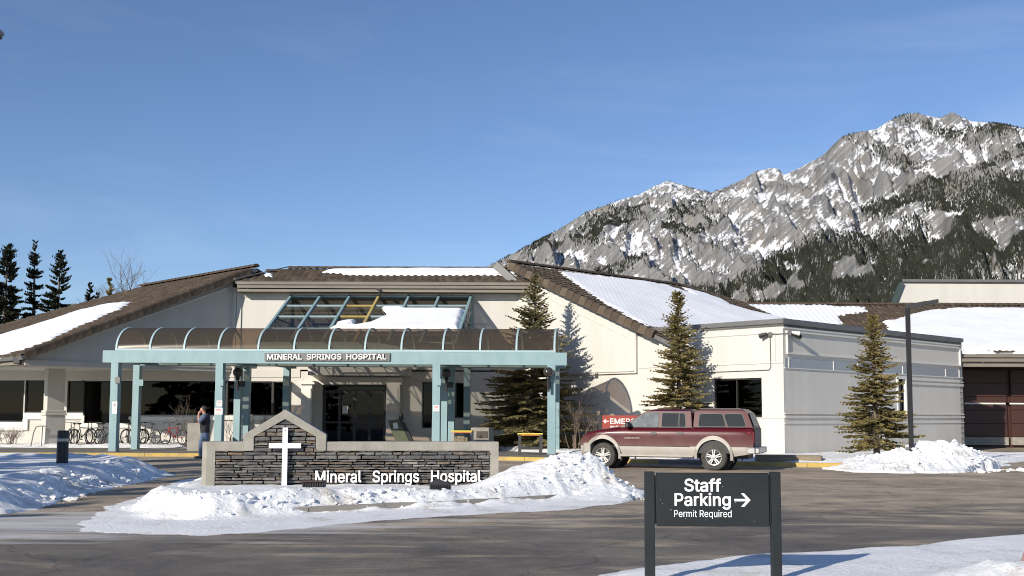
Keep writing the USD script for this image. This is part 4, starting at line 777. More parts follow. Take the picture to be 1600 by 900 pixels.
for k, f in enumerate(fr_): part(sk, 'rafter', bar(skp(f, 0) + sn * .02, skp(f, 1) + sn * .02, .10, .14, up=sn), YELLOW_METAL if k == 3 else TEAL, label='yellow primed rafter' if k == 3 else None)
for j, g in enumerate(gl):
    for k in range(6):
        f0, f1 = fr_[k] + .006, fr_[k + 1] - .006
        part(sk, 'glazing_bar', bar(skp(f0, g), skp(f1, g), .06, .08, up=sn), YELLOW_METAL if (k == 2 and j in (1, 2)) else TEAL_L)
        if j < 4: part(sk, 'pane', (np.array([skp(f0, g + .004), skp(f1, g + .004), skp(f1, gl[j + 1] - .004), skp(f0, gl[j + 1] - .004)]) - sn * .02, np.array([[0, 2, 1], [0, 3, 2]])), SKYGLASS)
for (t_, b_) in ((tl, BLp), (trr, BRp)):
    low = np.array([t_[0], t_[1], b_[2]]); part(sk, 'side_pane', (np.array([t_, b_, low]), np.array([[0, 1, 2]])), SKYGLASS)
    part(sk, 'side_bar', cat_(bar(low, b_, .08, .1), bar(low + [0, 0, .02], t_, .08, .08, up=(1, 0, 0)), bar((low + t_) / 2, (b_ + t_) / 2, .05, .06), bar((low * .35 + b_ * .65), (t_ * .35 + b_ * .65), .06, .06, up=(1, 0, 0)), bar((low + b_) / 2, (t_ + b_) / 2, .06, .06, up=(1, 0, 0)), bar((low + b_) / 2, (low + t_) / 2, .05, .05, up=(1, 0, 0))), TEAL)
for k in range(7):                                     # white web trusses under the glass
    f = fr_[k]; c = [skp(f, g) - np.array([0, 0, .22 + .42 * (q % 2)]) for q, g in enumerate(np.linspace(.04, .97, 10))]
    part(sk, 'truss', cat_(tube(np.array(c), .022, 5), tube(np.array([skp(f, .02) - [0, 0, .66], skp(f, .98) - [0, 0, .66]]), .025, 5)), WHITE)
part(sk, 'sill', bar(BLp - [0, 0, .2], BRp - [0, 0, .2], .12, .4), TEAL)
se = (trr - tl) / np.linalg.norm(trr - tl); so = tl; ss = (BLp - tl) / np.linalg.norm(BLp - tl); ss = ss - se * np.dot(ss, se); ss = -ss / np.linalg.norm(ss)
def es2(u, v):
    q = hit(u, v, so, np.cross(se, ss)) - so; return (float(np.dot(q, se)), float(np.dot(q, ss)))
pz = [(885, 190), (930, 195), (1010, 193), (1040, 206), (1440, 207), (1405, 345), (500, 345), (545, 325), (640, 312), (700, 318), (790, 304), (870, 268), (925, 245), (905, 215)]
p = [es2(400 + a_ / 4.444, 440 + b_ / 4.444) for a_, b_ in pz]
m = snow_on(so + np.cross(se, ss) * (1 if np.cross(se, ss)[2] > 0 else -1) * .05, se, ss, Polygon(p).buffer(0), .10, res=.07, seed=21, jag=.05, edge=.15)
single('roof_snow', m, ROOFSNOW, 'snow sheet lying on the right half of the sloping skylight', 'roof snow', smooth=True)
p = [es2(400 + a_ / 4.444, 440 + b_ / 4.444) for a_, b_ in ((562, 304), (600, 290), (680, 280), (668, 296), (620, 305), (585, 309))]
single('roof_snow', snow_on(so + sn * .05, se, ss, Polygon(p).buffer(.03), .06, res=.05, seed=22, jag=.05, edge=.12), ROOFSNOW, 'small torn snow scrap on the skylight left of the big sheet', 'roof snow', smooth=True)
# ================================================================== stone name wall in the snow island
wp0 = at(323, 700, 22.0)[:2]; wp1 = at(779, 700, 22.75)[:2]; wd = (wp1 - wp0) / np.linalg.norm(wp1 - wp0); wL = float(np.linalg.norm(wp1 - wp0)); wn = np.array([wd[1], -wd[0]])
def s_w(u):
    t = (u - 800) / F; return float((t * wp0[1] - wp0[0]) / (wd[0] - t * wd[1]))
def z_w(u, v):
    p = wp0 + wd * s_w(u); return float(at(u, v, p[1])[2])
wt = thing('stone_name_wall', 'grey stacked stone wall with concrete coping, white cross and hospital name, in the snow', 'stone wall', (wp0[0], wp0[1], 0))
zt0 = z_w(340, 690.3); zt1 = z_w(340, 704.5); g0, g1, gm = s_w(383), s_w(511.5), s_w(447.5)
outer = Polygon([(0, -.1), (wL, -.1), (wL, zt0), (g1, zt0), (g1, z_w(511, 678.8)), (gm, z_w(447, 640)), (g0, z_w(383, 679.5)), (g0, zt0), (0, zt0)])
inner = Polygon([(s_w(340), -.1), (s_w(766), -.1), (s_w(766), zt1), (s_w(496), zt1), (s_w(496), z_w(496, 682.3)), (gm, z_w(447, 654.6)), (s_w(399.5), z_w(399, 682.3)), (s_w(399.5), zt1), (s_w(340), zt1)])
cop = outer.difference(inner)
gab = rect(g0, zt0 - .18, g1, 3)
part(wt, 'coping', wall(wp0, wd, cop.difference(gab), -.50, 0.0), CONCRETE)
part(wt, 'gable_coping', wall(wp0, wd, cop.intersection(gab), -.56, .03), CONCRETE)
part(wt, 'pier', wall(wp0, wd, Polygon([(-.10, -.1), (.0, -.1), (.0, zt0), (-.1, zt0)]), -.5, -.09), CONCRETE)
cv = np.array([[*(wp0 - wd * .1 - wn * .09), z] for z in (-.1, zt0)] + [[*wp0, z] for z in (-.1, zt0)] + [[*(wp0 - wn * .3), z] for z in (-.1, zt0)])
part(wt, 'pier_chamfer', hull(cv), CONCRETE)
part(wt, 'core', wall(wp0, wd, inner.buffer(-.01), -.45, -.13), paint('dark_mortar', (0.035, 0.032, 0.03), (0.02, 0.02, 0.02), rough=.95))
STONES = [paint('stone_dark_grey', (0.133, 0.129, 0.126), (0.063, 0.062, 0.062), scale=11, rough=.9, bump=.9, bscale=28, contrast=.22), paint('stone_grey', (0.21, 0.199, 0.188), (0.098, 0.094, 0.091), scale=12, rough=.9, bump=.9, bscale=28, contrast=.22),
          paint('stone_brown', (0.21, 0.168, 0.129), (0.098, 0.081, 0.067), scale=11, rough=.9, bump=.9, bscale=28, contrast=.22), paint('stone_pale', (0.322, 0.294, 0.259), (0.168, 0.157, 0.147), scale=11, rough=.9, bump=.8, bscale=28, contrast=.22), paint('stone_rust', (0.28, 0.182, 0.101), (0.14, 0.101, 0.07), scale=9, rough=.9, bump=.8, bscale=28, contrast=.22)]
r_ = random.Random(5); z = 0.09; bx0, bz0, bx1, bz1 = inner.bounds
stones = 0
while z < bz1 - .02:
    h = r_.choice([.042, .052, .062, .075, .09]); x = bx0 - r_.random() * .2
    while x < bx1:
        w_ = r_.uniform(.17, .50) * (1 if h > .055 else 1.25); hh = h
        pg = rect(x, z, x + w_, z + hh).intersection(inner); x += w_
        if pg.is_empty or pg.area < .0012 or pg.geom_type != 'Polygon': continue
        pg = pg.buffer(-.0065, join_style=2)
        if pg.is_empty or pg.geom_type != 'Polygon': continue
        c = np.array(pg.centroid.coords[0]); rr = np.array(pg.segmentize(.16).exterior.coords)[:-1]; k = len(rr)
        if k > 14 or k < 3: continue
        rr = rr + np.array([[r_.uniform(-.007, .007), r_.uniform(-.009, .009)] for _ in range(k)]); ins = c + (rr - c) * np.array([.93, .80])
        pr = r_.uniform(-.02, .045); V = np.vstack([np.c_[rr, np.full(k, -.15)], np.c_[rr, np.full(k, pr - .035)], np.c_[ins, [pr + r_.uniform(-.012, .012) for _ in range(k)]], [[c[0] + r_.uniform(-.03, .03), c[1], pr + r_.uniform(-.005, .016)]]])
        f = []
        for q in range(k):
            q2 = (q + 1) % k
            for b in (0, k): f += [[b + q, b + q2, b + k + q2], [b + q, b + k + q2, b + k + q]]
            f.append([2 * k + q, 2 * k + q2, 3 * k])
        zc_ = z + h / 2; up_ = zc_ > zt1 - .1
        mk = r_.choices(range(5), (3, 3, 5, .5, .5) if up_ else (6, 5, 1.6, .35, .12))[0]
        m = frame((V, np.array(f)), wp0, wd); 
        if not Polygon(rr).exterior.is_ccw: m = (m[0], m[1][:, ::-1])
        part(wt, 'stone', m, STONES[mk]); stones += 1
    z += h
print('stones', stones)
CROSSW = paint('white_cross_paint', (0.80, 0.80, 0.82), (0.74, 0.74, 0.77), rough=.45)
cz0, cz1 = z_w(449, 668), z_w(449, 691.5); cx = s_w(448.8)
part(wt, 'cross', cat_(wall(wp0, wd, rect(cx - .052, -.05, cx + .052, cz0), .06, .13), wall(wp0, wd, rect(s_w(424), z_w(449, 700), cx - .0525, z_w(449, 692)), .062, .128), wall(wp0, wd, rect(cx + .0525, z_w(449, 700), s_w(473.5), z_w(449, 692)), .062, .128)), CROSSW)
part(wt, 'bolt', frame(lathe([(0, .012), (.012, .01), (.012, 0)], 8, c=(cx, cz0 - .05, .13)), wp0, wd), CAPMETAL)
for g in lettering('Mineral   Springs   Hospital', .225, s_w(752) - s_w(496), .05, True, [*(wp0 + wd * s_w(496))], wd, z_w(600, 752.5), .05): part(wt, 'letter', g, LETTER)

# ================================================================== snow banks
def lump(x, y, sc, seed, o=4): return fbm(np.stack([x * sc, y * sc, 0 * x + seed * 1.7], -1), o, seed)
g2 = lambda u, v, z=0: tuple(onz(u, v, z)[:2])
isl = Polygon([g2(118, 831), g2(230, 836), g2(330, 836), g2(420, 829), g2(500, 822), g2(600, 813), g2(700, 806), g2(800, 801), g2(900, 795), g2(960, 788), g2(1006, 777), (2.75, 21.6), (2.9, 23.0), (2.4, 24.5), (1.2, 25.6), (-1.5, 25.5), (-6, 25.2), (-7.3, 26.6), (-8.0, 27.0), (-7.75, 25.0), (-7.25, 21.8), (-6.95, 18.9), (-6.35, 16.4)])
bank_edge = LineString([(-7.5, 24.5), (-6.9, 20.5), (-6.3, 18.0), (-5.5, 16.5), g2(330, 814), g2(480, 805), g2(600, 799), g2(700, 795), g2(850, 786), g2(950, 777), (2.2, 21.2), (2.1, 24)])
bank_poly = Polygon(list(bank_edge.coords) + [(1.0, 25.2), (-6.5, 25.2)])
def isl_z(X, Y, D):
    db = shapely.distance(shapely.LineString(bank_edge.coords), shapely.points(X, Y)) * np.where(shapely.contains_xy(bank_poly, X, Y), 1, -1)
    db = db + .22 * (lump(X, Y, 1.6, 4) - .5)
    apron = .004 + .035 * sstep(D / .9) * lump(X, Y, 1.1, 2)
    bank = sstep(db / .55) * (.25 + .06 * sstep((-1.5 - X) / 1.0)) + .03 * sstep((db - .5) / 2) - .19 * sstep((Y - 18.4) / 2.6) * sstep((.1 - X) / 1.0)
    face = np.exp(-((db - .35) / .42) ** 2)
    z = apron + bank + face * (.20 * (lump(X, Y, 2.6, 7) - .42) + .16 * np.abs(lump(X, Y, 6.0, 8) - .5)) * (db > -.1) + .05 * (lump(X, Y, .9, 9) - .5) * (db > 0) + .05 * (lump(X, Y, 3.0, 11) - .5) * sstep(db / .3)
    h1 = np.exp(-(((X - .85) / 1.1) ** 2 + ((Y - 22.15) / 1.25) ** 2)); h2 = np.exp(-(((X - 1.75) / .75) ** 2 + ((Y - 21.9) / 1.0) ** 2)); h3 = np.exp(-(((X + .8) / .8) ** 2 + ((Y - 21.6) / .8) ** 2))
    z = z + (.40 * h1 + .20 * h2 + .05 * h3) * (1 + .5 * (lump(X, Y, 1.3, 15) - .5)) + (h1 + h2) * (.10 * (lump(X, Y, 3.6, 16) - .5) + .22 * np.abs(lump(X, Y, 7, 17) - .5) * sstep((22.6 - Y) / 1.2 + X * .3))
    return np.maximum(z, .003)
isl_node = single('snow_bank', grid_field(isl, .045, isl_z, base=-.012, jag=.16, seed=3, jscale=2.4), SNOW, 'long white snow bank in front of the stone wall, highest at its right end', 'snow bank', smooth=True)
kc = np.array([g2(330, 810), g2(480, 803.5), g2(600, 797.5), g2(700, 793), g2(850, 784), g2(950, 775)])
for k in range(5):
    a0, a1 = kc[k] * .995 + kc[k + 1] * .005, kc[k + 1] * .995 + kc[k] * .005
    p_ = bar(np.array([*a0, .03]), np.array([*a1, .03]), .15, .18)
    if k == 0: ik = thing('island_kerb', 'bare concrete kerb showing between snow bank and road', 'kerb', (*kc[0], 0))
    part(ik, 'kerb_stone', p_, GUTTER)
lef = Polygon([g2(-420, 812), g2(-40, 806), g2(0, 803), g2(60, 796), g2(130, 773), g2(205, 757), g2(252, 747.5), (-8.8, 28.4), (-9.6, 30.2), (-11.5, 31.6), (-15, 32.6), (-30, 33)])
def lef_z(X, Y, D):
    d = D + .3 * (lump(X, Y, 1.0, 21) - .5)
    z = .38 * sstep(d / 1.15) + .10 * (lump(X, Y, .5, 22) - .5) * sstep(d / 1.2)
    z += np.exp(-((d - .55) / .55) ** 2) * (.24 * (lump(X, Y, 1.8, 23) - .45) + .22 * np.abs(lump(X, Y, 4.5, 24) - .5)) + .10 * np.exp(-((d - 1.1) / .4) ** 2) * lump(X, Y, .8, 27)
    return np.maximum(z, .008)
lef_node = single('snow_bank', grid_field(lef, .06, lef_z, jag=.14, seed=13, jscale=1.6), SNOW, 'shaded bluish snow bank around the black bollard at left', 'snow bank', smooth=True)
nearp = Polygon([g2(905, 908), g2(980, 893), g2(1090, 879), g2(1180, 873), g2(1300, 867), g2(1400, 859), g2(1500, 847), g2(1600, 838), g2(1760, 826), (14, 14), (14, 5), (.2, 5), (.5, 9)])
def near_z(X, Y, D):
    d = D + .15 * (lump(X, Y, 1.2, 31) - .5)
    z = .02 + .13 * sstep(d / .7) + .10 * (lump(X, Y, .55, 32) - .45) * sstep(d / 1.0) + .05 * (lump(X, Y, 1.6, 33) - .5) * sstep(d / .6)
    z += .12 * np.exp(-(((X - 4.4) / .55) ** 2 + ((Y - 9.6) / .4) ** 2)) * (1 + lump(X, Y, 5, 35)) + .16 * np.exp(-(((X - 5.3) / .5) ** 2 + ((Y - 9.9) / .35) ** 2)) * (.4 + lump(X, Y, 5, 36)) + .10 * sstep((X - 3.2) / 3) * np.abs(lump(X, Y, 2.6, 37) - .5) * (Y < 10.6)
    return np.maximum(z, .008)
single('snow_bank', grid_field(nearp, .045, near_z, jag=.05, seed=33, jscale=2.0), SNOW, 'smooth near snow verge under the dark parking sign at lower right', 'snow bank', smooth=True)
bed = Polygon([(2.4, 38.1), (5.4, 36.4), (8.9, 34.45), (11.4, 34.2), (13.9, 35.1), (15.3, 37.5), (16.8, 42.2), (17.6, 45.8), (14.0, 43.2), (10.1, 39.4), (8.5, 40.9), (6.0, 43.6), (3.2, 45.2), (2.0, 42)])
def bed_z(X, Y, D): return .135 + .12 * sstep(D / .5) * (.25 + 1.2 * lump(X, Y, .8, 41)) + .06 * (lump(X, Y, 3, 42) - .5) * sstep(D / .2)
single('snow_bed', grid_field(bed, .09, bed_z, base=.10, jag=.3, seed=43, jscale=1.2), SNOW, 'flat trodden snow bed between the annex walls and the yellow kerb', 'snow bed', smooth=True)
hp = Polygon([g2(1290, 733), g2(1330, 738), g2(1420, 740), g2(1500, 739), g2(1560, 734), g2(1575, 727), (16.6, 36.5), (15.5, 38.5), (12.5, 37), (10.5, 35.5), (10.2, 34)])
def hp_z(X, Y, D):
    z = .04 + .16 * sstep(D / .9)
    for cx_, cy_, sx, sy, a_ in ((12.75, 32.9, .95, 1.15, .46), (13.7, 32.7, .95, 1.0, .30), (11.6, 33.2, .7, .9, .22), (14.7, 33.0, .7, .9, .12)): z = z + a_ * np.exp(-(((X - cx_) / sx) ** 2 + ((Y - cy_) / sy) ** 2))
    return z * (.65 + .7 * lump(X, Y, 1.2, 51)) + sstep(D / .5) * (.22 * (lump(X, Y, 2.6, 52) - .5) + .34 * np.abs(lump(X, Y, 5, 53) - .5))
hp_node = single('snow_heap', grid_field(hp, .055, hp_z, jag=.25, seed=54, jscale=1.4), SNOW, 'high lumpy snow heap around the foot of the tall lamp post', 'snow heap', smooth=True)
apr = Polygon([(15.8, 38.6), (17.2, 37.8), (20.5, 41), (22.5, 44), (20.5, 47.6), (18.0, 47.2), (16.8, 42.5)])
single('snow_bed', grid_field(apr, .1, lambda X, Y, D: .02 + .16 * sstep(D / .9) * lump(X, Y, 1.1, 61) + .05 * np.abs(lump(X, Y, 3, 62) - .5), jag=.5, seed=63, jscale=.9), SNOW, 'thin snow patch on the ground before the garage doors', 'snow bed', smooth=True)
strip_ = Polygon([(-30, 46.2), (-22, 46.6), (-18.6, 46.0), (-14, 46.4), (-11.6, 46.8), (-11.2, 48.6), (-14, 49.4), (-30, 49.4)])
single('snow_bed', grid_field(strip_, .08, lambda X, Y, D: .13 + .22 * sstep(D / .7) * (lump(X, Y, 1.2, 71)) + .14 * np.abs(lump(X, Y, 3.2, 72) - .5) * sstep(D / .3), base=.1, jag=.4, seed=73, jscale=1.0), SNOW, 'lumpy snow strip under the parked bicycles along the windows', 'snow bed', smooth=True)
strip2 = Polygon([(.2, 43.6), (1.6, 42.4), (3.4, 40.6), (4.4, 40.4), (4.6, 42), (3.2, 44.5), (1.2, 46.8), (-1.4, 47.4), (-1.6, 45)])
single('snow_bed', grid_field(strip2, .08, lambda X, Y, D: .13 + .26 * sstep(D / .6) * lump(X, Y, .9, 81) + .05 * np.abs(lump(X, Y, 3.2, 82) - .5), base=.1, jag=.3, seed=83, jscale=1.0), SNOW, 'small snow patch beneath the big spruce beside the canopy', 'snow bed', smooth=True)
def chunks(node, n, place, smin, smax, seed):
    r = np.random.default_rng(seed); ms = []
    for _ in range(n):
        x, y, z = place(r); s = smin * (smax / smin) ** (r.random() ** 2); q = r.normal(0, 1, (9, 3)); q = q / np.linalg.norm(q, axis=1, keepdims=True) * s * np.array([1, .9, .65]) * r.uniform(.75, 1.1, (9, 1)); ms.append(hull(q + [x, y, z + s * .25]))
    part(node, 'snow_chunks', cat_(ms), SNOW, kind='stuff')
def along(line, zf, spread):
    def f(r):
        p_ = line.interpolate(r.random(), normalized=True); x, y = p_.x + r.normal(0, spread), p_.y + r.normal(0, spread); return x, y, zf(x, y)
    return f
def sampler(poly, fun):
    def f(x, y):
        d = shapely.distance(poly.exterior, Point(x, y)) * (1 if poly.contains(Point(x, y)) else 0); return float(fun(np.array([[x]]), np.array([[y]]), np.array([[d]]))[0, 0]) if d > 0 else 0.0
    return f
chunks(isl_node, 320, along(LineString([(-6.3, 18.6), (-5.6, 17.4), g2(330, 809), g2(480, 803), g2(600, 796), g2(700, 791), g2(850, 780), g2(950, 772), (2.35, 21.8)]), sampler(isl, isl_z), .16), .018, .10, 91)
chunks(isl_node, 110, lambda r: (lambda x, y: (x, y, sampler(isl, isl_z)(x, y)))(r.normal(1.5, .55), r.normal(21.4, .5)), .02, .09, 92)
chunks(lef_node, 260, along(LineString([g2(-200, 796), g2(0, 793), g2(60, 787), g2(130, 764), g2(200, 750), (-9.2, 26.5)]), sampler(lef, lef_z), .28), .02, .14, 93)
chunks(hp_node, 200, lambda r: (lambda x, y: (x, y, sampler(hp, hp_z)(x, y)))(r.normal(13.2, .95), r.normal(32.2, .6)), .03, .14, 94)
DIRTP = paint('dead_grass', (0.20, 0.145, 0.075), (0.10, 0.075, 0.045), scale=14, rough=.95, bump=.8, bscale=40)
gp_ = []; r_ = random.Random(3)
for q in range(420):
    x, y = r_.gauss(11.3, .42), r_.gauss(31.25, .16); h = r_.uniform(.05, .2); a_ = r_.random() * 6.28; dx, dy = math.cos(a_) * .012, math.sin(a_) * .012; lx, ly = r_.gauss(0, .06), r_.gauss(0, .06)
    gp_.append((np.array([[x - dx, y - dy, 0.03], [x + dx, y + dy, 0.03], [x + lx, y + ly, h + .05]]), np.array([[0, 1, 2]])))
single('dead_grass', cat_(gp_), DIRTP, 'tuft of brown dead grass at the foot of the lamp post heap', 'grass', None, 'stuff')

# ================================================================== staff parking sign
SY = 9.6; sx0, sx1 = X_at(1007, SY), X_at(1218, SY); px = SY / F
SIGNBLK = paint('dark_green_black_sign', (0.017, 0.020, 0.022), (0.012, 0.015, 0.016), scale=3, rough=.6, spec=.3, bump=.03, bscale=20)
sg = thing('parking_sign', 'dark staff parking sign with white arrow on two square posts', 'sign', ((sx0 + sx1) / 2, SY, 0))
for u0, u1 in ((1007.5, 1022), (1203.5, 1218)):
    part(sg, 'post', rbox((X_at(u0, SY), SY, -.1), (X_at(u1, SY), SY + .09, float(at(1110, 737.5, SY)[2])), .004), SIGNBLK)
pz0, pz1 = float(at(1110, 823, SY)[2]), float(at(1110, 737, SY)[2])
part(sg, 'panel', rbox((X_at(1025.5, SY), SY + .012, pz0), (X_at(1200.5, SY), SY + .06, pz1 - .012), .006), SIGNBLK)
for u in (1022.3, 1200.8): part(sg, 'bracket', box((X_at(u, SY), SY + .03, pz0 + .02), (X_at(u + 2.4, SY), SY + .055, pz1 - .035)), BLACK)
SIGNW = paint('sign_white_vinyl', (0.82, 0.82, 0.82), (0.78, 0.78, 0.78), rough=.4)
def signline(txt, u0, u1, vb, hpx, bold, o=0.0):
    for g in lettering(txt, hpx * px, (u1 - u0) * px, .002, bold, (X_at(u0, SY), SY + .012), (1, 0), float(at(1100, vb, SY)[2]), .0005): part(sg, 'letter', g, SIGNW)
signline('Staff', 1068.5, 1125.5, 767.5, 18.5, True); signline('Parking', 1053, 1140, 790, 18.5, True); signline('Permit Required', 1052, 1141, 808, 10.5, False)
az = float(at(1158, 781.5, SY)[2]); ax0, ax1 = X_at(1146, SY), X_at(1171, SY)
arw = shapely.union_all([rect(ax0, az - .010, ax1 - .012, az + .010), Polygon([(ax1, az), (ax1 - .055, az + .058), (ax1 - .084, az + .058), (ax1 - .029, az), (ax1 - .084, az - .058), (ax1 - .055, az - .058)])])
part(sg, 'arrow', wall((0, SY + .012), (1, 0), arw, .0005, .0025), SIGNW)
chips = []
r_ = random.Random(9)
for q in range(11):
    x, z = r_.uniform(X_at(1030, SY), X_at(1196, SY)), r_.uniform(pz0 + .02, pz1 - .04); w_ = r_.uniform(.002, .005); chips.append(box((x, SY + .0105, z), (x + w_, SY + .0115, z + w_ * r_.uniform(.6, 1.8))))
part(sg, 'paint_chips', cat_(chips), SIGNW, kind='stuff')

# ================================================================== spot boxes in the snow, bollard, log
fb_ = thing('floodlight_box', 'low black floodlight box in the snow below the white cross', 'floodlight', (*at(491, 768, 19.3)[:2], 0)); xb_ = float(at(491, 768, 19.3)[0]); c = np.array([xb_, 19.3, sampler(isl, isl_z)(xb_, 19.2) + .01])
part(fb_, 'housing', rbox((c[0] - .19, 19.15, c[2] - .02), (c[0] + .19, 19.42, c[2] + .085), .012), BLACK); part(fb_, 'lid', rbox((c[0] - .23, 19.1, c[2] + .087), (c[0] + .19, 19.45, c[2] + .105), .006), paint('rusty_lid', (0.10, 0.06, 0.045), (0.05, 0.03, 0.025), rough=.7))
for q in range(9): part(fb_, 'fin', box((c[0] - .17 + q * .042, 19.13, c[2]), (c[0] - .155 + q * .042, 19.149, c[2] + .075)), BLACK)
c = at(689, 763, 19.9); c[2] = max(c[2], sampler(isl, isl_z)(c[0], 19.7) + .03); fb_ = thing('floodlight_box', 'black floodlight box with peaked top in the snow below the word hospital', 'floodlight', (c[0], c[1], 0))
part(fb_, 'housing', frame(extr(Polygon([(-.19, -.05), (.19, -.05), (.19, .09), (.09, .12), (-.09, .185), (-.14, .14), (-.19, .10)]), .26), (c[0], 19.9, c[2]), (1, 0)), BLACK)
for q in range(9): part(fb_, 'fin', box((c[0] - .17 + q * .04, 19.61, c[2] - .02), (c[0] - .155 + q * .04, 19.639, c[2] + .08)), BLACK)
c = at(97, 727, 26.6); bl = thing('bollard', 'black round bollard light with pale reflective ring in the left snow bank', 'bollard', (c[0], 26.6, 0))
bh = float(at(97, 672.5, 26.6)[2])
part(bl, 'post', lathe([(0.001, bh), (.11, bh), (.125, bh - .015), (.135, bh - .02), (.135, bh - .19), (.125, bh - .19), (.125, bh - .27), (.135, bh - .27), (.14, 0)], 28, c=(c[0], 26.6, 0)), BLACK, smooth=30)
part(bl, 'lens_ring', lathe([(.128, bh - .192), (.137, bh - .196), (.137, bh - .266), (.128, bh - .268)], 28, c=(c[0], 26.6, 0)), paint('pale_lens', (0.48, 0.45, 0.40), (0.40, 0.38, 0.34), rough=.3), smooth=30)
WOOD = paint('weathered_timber', (0.30, 0.245, 0.17), (0.17, 0.14, 0.10), scale=5, rough=.9, stretch=(.3, .3, 3), bump=.5)
p0, p1 = at(1180, 719, 35.0), at(1283, 718, 34.55); lg = thing('timber_beam', 'heavy weathered timber beam lying by the kerb behind the pickup', 'timber', (*p0[:2], 0))
part(lg, 'beam', bar(np.array([p0[0], p0[1], .24]), np.array([p1[0], p1[1], .24]), .28, .22), WOOD)
part(lg, 'end_plate', bar(np.array([p1[0] + .003, p1[1], .24]), np.array([p1[0] + .03, p1[1] - .005, .24]), .26, .2), DARK)

# ================================================================== lamp posts
LPM = paint('dark_lamp_metal', (0.022, 0.020, 0.021), (0.015, 0.014, 0.015), scale=2, rough=.5)
lp = at(1424, 700, 32.6); ltop = float(at(1418, 478, 32.6)[2]); lx = lp[0]
la = thing('lamp_post', 'tall dark square lamp post with slanting arm, standing in the snow heap', 'street lamp', (lx, 32.6, 0))
part(la, 'pole', bar(np.array([lx, 32.6, .1]), np.array([lx, 32.6, ltop]), .115, .115, up=(1, 0, 0)), LPM)
part(la, 'base_plate', rbox((lx - .16, 32.44, .62), (lx + .16, 32.76, .66), .008), CAPMETAL)
e0, e1 = np.array([lx - .06, 32.6, ltop - .03]), at(1464, 470.5, 32.4)
part(la, 'arm', bar(e0, e0 * .35 + e1 * .65, .12, .13), LPM); hd = bar(e0 * .37 + e1 * .63, e1 + (e1 - e0) * .03, .26, .10); part(la, 'lamp_head', hd, LPM)
part(la, 'lens', bar(e0 * .33 + e1 * .67 - [0, 0, .06], e1 - [0, 0, .06], .2, .02), CAPMETAL)
# the tip of another lamp reaches in at the left edge
q0 = at(-6, 53, 25.0); lb = thing('lamp_post', 'grey lamp head whose tip peeks in at the upper left edge', 'street lamp', (q0[0] - 2.0, 25, 0))
part(lb, 'pole', tube([(q0[0] - 2.0, 25, 0), (q0[0] - 2.0, 25, q0[2] - .25)], [.10, .065], 10), CAPMETAL)
part(lb, 'arm', tube([(q0[0] - 2.0, 25, q0[2] - .25), (q0[0] - .4, 25, q0[2])], .04, 8), CAPMETAL)
part(lb, 'lamp_head', rbox((q0[0] - .55, 24.85, q0[2] - .04), (q0[0] + .14, 25.15, q0[2] + .10), .04), CAPMETAL); part(lb, 'lens', rbox((q0[0] - .45, 24.88, q0[2] - .11), (q0[0] + .11, 25.12, q0[2] - .042), .03), DARK)

# ================================================================== fixtures on the canopy and walls
GLOBE = paint('smoked_globe', (0.045, 0.038, 0.03), (0.035, 0.03, 0.024), rough=.12, coat=.3)
for u, v, off, lab in ((372, 582, 1.2, 'smoked globe lamp on its bracket, leftmost of those on the canopy posts'), (698, 583, 1.3, 'smoked globe lamp in the shade behind the post right of the name board'), (857, 581.5, -.36, 'smoked globe lamp on the front of the right end post')):
    s = s_u(u, off); z = float(at(u, v, cp(s, off, 0)[1])[2]); c = cp(s, off, z); t = thing('globe_lamp', lab, 'lamp', c, 0, 'globe lamps on the canopy posts')
    part(t, 'globe', ball(c, .19, 3), GLOBE, smooth=True); part(t, 'holder', lathe([(.001, -.17), (.07, -.17), (.09, -.24), (.05, -.30), (.05, -.72), (.001, -.72)], 14, c=c), BLACK, smooth=35)
    part(t, 'bracket', bar(c + [0, .02, -.45], c + [.22 if off > 0 else .05, .22, -.45], .09, .22), BLACK)
for u, v, w_, h_, off, m_, lab in ((185, 594, .20, .24, -.20, CAPMETAL, 'grey metal box on the leftmost canopy post'), (222, 598, .17, .26, BACK - .19, TEAL, None), (347, 598, .16, .24, -.19, TEAL, None), (686, 597, .17, .26, -.19, TEAL, None)):
    s = s_u(u, off); z = float(at(u, v, cp(s, off, 0)[1])[2]); part(can, 'junction_box', bar(cp(s - w_ / 2, off, z), cp(s + w_ / 2, off, z), .08, h_), m_, label=lab)
REDINK = paint('faded_red_print', (0.62, 0.30, 0.28), (0.55, 0.28, 0.26)); GREYINK = paint('grey_print', (0.42, 0.42, 0.43), (0.36, 0.36, 0.37))
for u, v, wp, hpx, lab, ink in ((181.5, 637, 8, 19, 'tall white notice on the leftmost canopy post', GREYINK), (344.5, 630.5, 9, 9, 'upper white notice with red mark on the second front canopy post', REDINK), (343.5, 642.5, 13, 10.5, 'wide white notice below the red one on the second front canopy post', REDINK), (682.5, 638, 10, 9.5, 'small white notice with red print on the third front canopy post', REDINK)):
    s = s_u(u, -.16); Yp = cp(s, -.16, 0)[1]; z = float(at(u, v, Yp)[2]); w_, h_ = wp * Yp / F, hpx * Yp / F
    t = thing('notice', lab, 'notice', cp(s, -.16, z)); part(t, 'sheet', bar(cp(s - w_ / 2, -.157, z), cp(s + w_ / 2, -.157, z), .012, h_), PAPER)
    part(t, 'print', cat_(bar(cp(s - w_ * .3, -.165, z + h_ * .22), cp(s + w_ * .3, -.165, z + h_ * .22), .002, h_ * .28), bar(cp(s - w_ * .34, -.165, z - h_ * .12), cp(s + w_ * .34, -.165, z - h_ * .12), .002, h_ * .06), bar(cp(s - w_ * .34, -.165, z - h_ * .28), cp(s + w_ * .2, -.165, z - h_ * .28), .002, h_ * .06)), ink)
